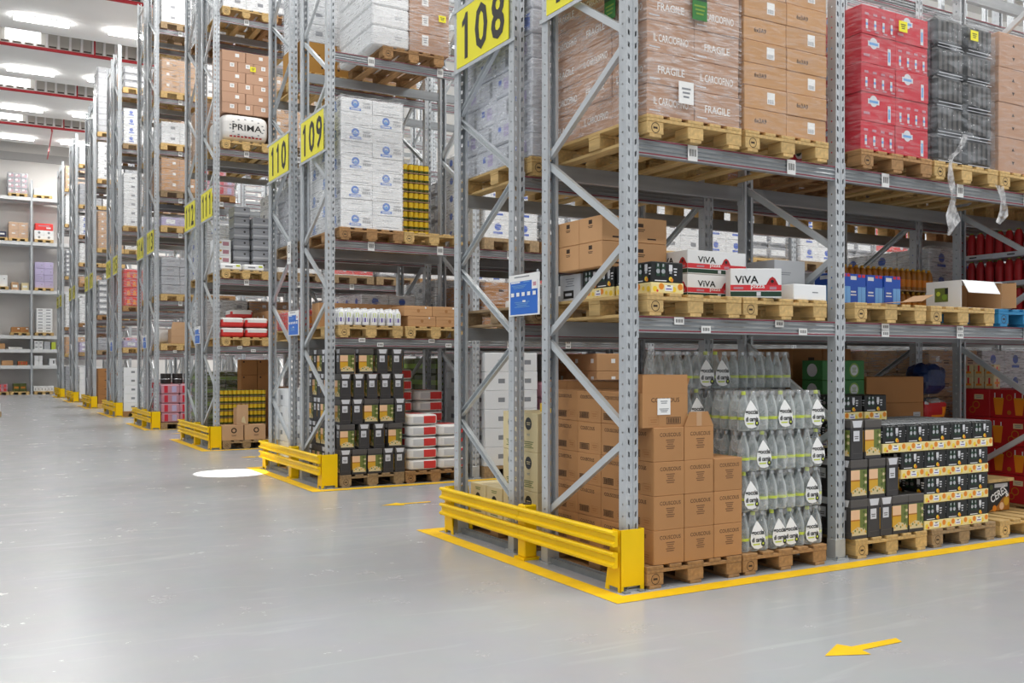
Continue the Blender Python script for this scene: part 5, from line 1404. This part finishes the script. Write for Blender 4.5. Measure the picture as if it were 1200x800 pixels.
load(2, 'A', 0, 1, 2, 'white cartons', 6, far=False, dx=.13)
# third beams: big white sack under brown cartons
pallet(slot(0, 0), ya(2), LV[2], 'wooden pallet under lettered white sack and brown cartons, third row', 'wood')
BSK = pillow('bulk', .85, 1.2, .50, 'sack_white', n=48, ze=.5, xy=.3)
mark = (len(BSK.f), len(BSK.v))
BSK.text('PRIMA', (0.02, -.567, .25), (1, 0, 0), (0, 0, 1), .11, 'black', .0, .012, .52)
for q in range(15):
    a = q * PI / 7.5; BSK.flat(rect(.02 + .30 * math.cos(a), .25 + .15 * math.sin(a), .035, .02), (0, -.567, 0), (1, 0, 0), (0, 0, 1), 'grey_print', .0)
for q in range(9):
    BSK.flat(rect(-.26 + q * .065, .085, .045, .024), (0, -.567, 0), (1, 0, 0), (0, 0, 1), 'deep_red', .0)
drape(BSK, mark)
o = ob('bulk_sack', BSK.mesh('bulk_sack'), None, (slot(0, 0), ya(2), LV[2] + PT + .001)); tag(o, 'big white lettered sack under brown cartons, third beams of third row', 'sack')
SB = carton('sticker_box', .272, .38, .182, 'card_pink', [('f', 'rect', .04, .03, .075, .07, 'paper'), ('f', 'lines', .04, .03, .05, .04, 3, 'grey_print')])
SB2 = carton('plain_box', .41, .38, .182, 'card_pink', [('f', 'rect', .06, .02, .07, .06, 'paper')])
for k in range(6):
    row = [(SB, .272)] * 3 if k % 2 == 0 else [(SB2, .41)] * 2
    x = 3.955
    for i, (me, w_) in enumerate(row):
        for j in range(2):
            o = ob('sticker_carton', me, None, (x + w_ / 2, FY + .28 + j * .385, LV[2] + PT + .506 + k * .184)); tag(o, 'brown carton with white sticker over the lettered sack, %s layer, %s file, %s row' % (LAYER[k], ORD[i], ORD[j]), 'carton', 'brown cartons over the lettered sack')
        x += w_ + (.006 if k % 2 == 0 else .012)
o = ob('yellow_tag', YT, None, (4.50, FY + .08, LV[2] + PT + .50 + 4 * .184 + .05)); tag(o, 'yellow tag stuck on the brown cartons over the lettered sack', 'tag')
load(2, 'A', 0, 1, 3, 'pale brown cartons', 5)
load(2, 'A', 0, 0, 4, 'white cartons', 5, far=False); load(2, 'A', 0, 1, 4, 'silvery packs', 5)
for lv, (a, b_) in enumerate((('green jars in packs', 'dark brown cartons'), ('white cartons', 'plain brown cartons'), ('white packs with blue marks', 'silvery packs'), ('pale brown cartons', 'plain brown cartons'), ('white cartons', 'plain brown cartons'))):
    load(2, 'B', 0, 0, lv, a, 4 if lv else 5, far=False); load(2, 'B', 0, 1, lv, b_, 3)
for bay in range(1, 6):
    for k in range(3):
        q = bay * 3 + k
        load(2, 'A', bay, k, 0, L_[(q * 3 + 5) % 13], 6, None); load(2, 'A', bay, k, 1, L_[(q * 5 + 2) % 13], 3); load(2, 'A', bay, k, 2, L_[(6, 3, 4, 7)[q % 4]], 6)

# ================================================================== FOURTH TO EIGHTH ROWS
SPEC = {
 3: [('rosy shrink packs', 4), None, ('grey crates', 4), ('lilac cartons', 1), ('plain brown cartons', 3), ('white cartons', 2), ('pale brown cartons', 3), ('white cartons', 3)],
 4: [('white cartons', 5), ('lilac cartons', 1), ('orange red packs', 4), ('white cartons', 6), ('white packs with blue marks', 4), ('silvery packs', 3)],
 5: [('dark brown cartons', 4), ('grey crates', 2), ('silvery packs', 6), ('pale brown cartons', 5), ('white cartons', 5), ('dark film packs', 11)],
 6: [('white cartons', 5), ('lilac cartons', 2), ('white cartons', 4), ('plain brown cartons', 2), ('white cartons', 3), ('white packs with blue marks', 3), ('grey crates', 4), ('white cartons', 3)],
 7: [('grey crates', 6), ('plain brown cartons', 3), ('white cartons', 6), ('silvery packs', 6), ('white cartons', 5), ('pale brown cartons', 4)],
}
for n, sp in SPEC.items():
    for lv, it_ in enumerate(sp):
        if it_ is None: continue
        look, nz = it_
        load(n, 'A', 0, 0, lv, look, nz, None if lv == 0 else 'film')
        alt = L_[(n * 3 + lv * 2) % 9]
        lim = min(nz, 4)
        load(n, 'A', 0, 1, lv, alt, lim)
        if n < 6: load(n, 'B', 0, 0, lv, L_[(n * 5 + lv * 3 + 1) % 9], lim)
# open carton and white sack on the first beams of the fourth row, dark tubs over the rosy packs
FY = yf(3) - .055
pallet(slot(0, 0), ya(3), Z1, 'pallet under an open brown carton, first beams of fourth row', 'wood', True)
mb = MB().box(-.25, .25, -.2, .2, 0, .34, 'card_pale', .004); prints(mb, .5, .4, .34, [('f', 'rect', 0, .0, .49, .004, 'card_edge')])
t = thing('open_carton', 'brown carton with raised flap on the first beams of fourth row', 'carton', (4.42, FY + .23, Z1 + PT + .001))
ob('body', mb.mesh('open_brown'), t); ob('flap', MB().prism([(-.25, 0), (.25, 0), (.2, .16), (-.22, .16)], 'y', -.2, -.195, 'card_pale').mesh('flap'), t, (0, 0, .341))
o = ob('white_sack', pillow('wsk', .3, .5, .36, 'sack_white', n=30, ze=.8, xy=.5).mesh('white_sack'), None, (4.09, FY + .72, Z1 + PT + .002)); tag(o, 'slumped white sack beside the open brown carton of fourth row', 'sack')
TUB = MB().lathe([(0, 0), (.115, .002), (.12, .02), (.12, .1), (.122, .11), (.12, .12), (.12, .22), (.115, .24), (0, .24)], 14, ['tin_dark', 'tin_dark', 'tin_dark', 'silver', 'silver', 'tin_dark', 'tin_dark', 'tin_dark']).mesh('tub')
for i in range(3):
    o = ob('dark_tub', TUB, None, (4.09 + i * .26, FY + .26, PT + .012 + 4 * .22)); tag(o, 'dark banded tub on the rosy packs of fourth row, %s one' % ORD[i], 'tub', 'dark tubs')

# ================================================================== rack along the back wall
WY = 53.0; WX = [-1.05, .93, 2.86, 5.75]; WL = [1.44, 2.24, 2.92, 5.15, 7.55, 9.75]
mat('shelf_white', '#dcdedf', .4, .1)
t = thing('pallet_rack', 'tall pale rack standing along the back wall', 'pallet rack', (0, WY, 0))
for x in WX:
    ob('upright', UP, t, (x, 0, 0)); ob('upright', UP, t, (x + W, D, 0), PI)
    for a, c in BR: ob('brace', a, t, (x, 0, 0)); ob('brace', c, t, (x, 0, 0))
wb = {}
for i in range(3):
    ln = round(WX[i + 1] - WX[i] - W, 3)
    if ln not in wb: wb[ln] = (MB().box(0, ln, 0, .05, -.17, 0, 'shelf_white', .006).mesh('shelf_beam'), MB().box(0, ln, .055, D - .06, -.03, 0, 'shelf_white').mesh('shelf_deck'))
    for z in WL:
        ob('beam', wb[ln][0], t, (WX[i] + W, .004, z)); ob('beam', wb[ln][0], t, (WX[i] + W, D - .054, z)); ob('shelf_deck', wb[ln][1], t, (WX[i] + W, 0, z))
def wload(x0, x1, lv, h, look_label, base, items=(), wood='wood', rows=2, cols=2, pal=True, film=None):
    z = ([0] + WL)[lv]; xm = (x0 + x1) / 2
    if pal: pallet(xm, WY + .6, z, 'pallet on the back wall rack under %s' % look_label, wood, True)
    zz = z + (PT if pal else .002)
    cw = (x1 - x0) / cols; chh = h / rows
    me = carton('w_%s' % look_label.replace(' ', '_'), cw - .004, .9, chh - .004, base, items, .008, None)
    t = thing('shelf_load', '%s on the %s shelf of the back wall rack' % (look_label, ['floor', 'first', 'second', 'third', 'fourth', 'fifth', 'top'][lv]), 'load', (xm, WY + .55, zz + .001))
    for k in range(rows):
        for i in range(cols): ob('carton', me, t, (-(x1 - x0) / 2 + (i + .5) * cw, 0, k * chh))
    if film: ob('stretch_film', film_shell(x1 - x0 + .02, .93, h + .02, film, .01, 1), t, (0, 0, 0))
M_ = [('f', 'rect', -.05, .02, .12, .1, 'paper'), ('f', 'disc', .08, -.03, .04, 'print')]
wload(1.86, 2.74, 6, 1.0, 'rosy grey wrapped bottles', 'grey_wrap', [('f', 'rect', 0, 0, .2, .12, 'pink'), ('f', 'rect', -.05, .05, .1, .1, 'paper')], rows=4, cols=3, film='film_heavy')
wload(3.02, 3.80, 6, .34, 'low white packs', 'card_white', rows=1, cols=2)
wload(1.10, 1.80, 5, .30, 'dark low cartons', 'navy', [('f', 'rect', 0, .03, .2, .08, 'paper')], rows=1)
wload(1.90, 2.76, 5, .78, 'beige wrapped cartons', 'card_pale', [('f', 'rect', 0, .05, .15, .06, 'paper')], rows=2, film='film')
wload(3.03, 3.90, 5, .46, 'low white wrapped packs', 'card_white', [('f', 'disc', 0, 0, .06, 'grey_print')], rows=2)
o = ob('red_pile', carton('red_pile', .82, .8, .34, 'sack_red', [('f', 'rect', 0, .05, .5, .06, 'pink'), ('f', 'rect', .2, -.05, .2, .08, 'tab_white')], .03, None), None, (3.47, WY + .55, WL[4] + PT + .47)); tag(o, 'bright red pack on low white packs of the back wall rack', 'pack')
wload(1.10, 1.85, 4, .55, 'plain white boxes', 'card_white', [('f', 'rect', .05, .1, .06, .04, 'grey_print')], rows=1)
wload(2.02, 2.34, 4, .38, 'small pale carton', 'card_pale', [('f', 'rect', 0, 0, .2, .12, 'paper')], rows=1, cols=1, pal=False)
wload(2.46, 2.78, 4, .36, 'small beige carton', 'card_cream', [('f', 'rect', 0, 0, .2, .1, 'paper')], rows=1, cols=1, pal=False)
wload(3.06, 3.88, 4, 1.28, 'tall lilac grey cartons', 'lilac', [('f', 'rect', .1, 0, .04, .05, 'grey_print')], rows=4, cols=2)
wload(2.02, 2.78, 3, .26, 'brown low cartons', 'card_dark', [('f', 'rect', .12, .05, .1, .06, 'paper')], rows=1)
wload(3.12, 3.84, 3, 1.2, 'white labelled boxes', 'card_white', [('f', 'rect', 0, 0, .2, .05, 'grey_print')], rows=8, cols=2)
wload(1.3, 1.75, 2, .28, 'small brown boxes', 'card', rows=1, pal=False)
wload(1.9, 2.5, 2, .10, 'loose white sacks', 'sack_white', rows=1, cols=3, pal=False)
wload(3.03, 3.42, 2, .42, 'white boxes', 'card_white', [('f', 'rect', 0, 0, .1, .05, 'grey_print')], rows=2, pal=False)
wload(3.46, 3.75, 2, .38, 'pale grey boxes', 'card_grey', rows=2, cols=1, pal=False)
wload(3.80, 4.0, 2, .36, 'lime box', 'lime', rows=1, cols=1, pal=False)
wload(1.6, 2.1, 1, .24, 'brown flat box', 'card', rows=1, cols=1, pal=False)
wload(2.30, 2.74, 1, .22, 'orange small boxes', 'card_dark', [('f', 'rect', 0, 0, .05, .1, 'sack_red')], rows=1, cols=4, pal=False)
wload(3.03, 3.40, 1, .48, 'white tall boxes', 'card_white', rows=2, cols=2, pal=False)
wload(3.70, 4.0, 1, .34, 'white and black box', 'card_white', [('f', 'rect', .05, 0, .05, .15, 'ink_black')], rows=1, cols=1, pal=False)
wload(1.16, 1.86, 0, .38, 'rosy packs', 'pink', [('f', 'rect', 0, 0, .1, .14, 'sack_red')], rows=2, cols=3)
wload(2.1, 2.68, 0, .40, 'olive green boxes', 'olive_jar', [('f', 'rect', 0, 0, .2, .1, 'amber')], rows=1)
wload(3.0, 3.9, 0, .26, 'low white bottle packs', 'card_white', [('f', 'rect', 0, -.02, .03, .1, 'grey_print')], rows=1, cols=6)
# pallet standing out in the main aisle
pallet(.50, 31.3, 0, 'pallet standing alone in the main aisle at the edge of view', 'wood_grey')
o = ob('white_pack', carton('aisle_pack', .78, 1.1, .25, 'card_white', [('f', 'rect', 0, 0, .6, .04, 'grey_print'), ('r', 'rect', 0, 0, .9, .04, 'grey_print')], .02, None), None, (.50, 31.3, PT + .001)); tag(o, 'low white pack on the lone pallet in the main aisle', 'pack')
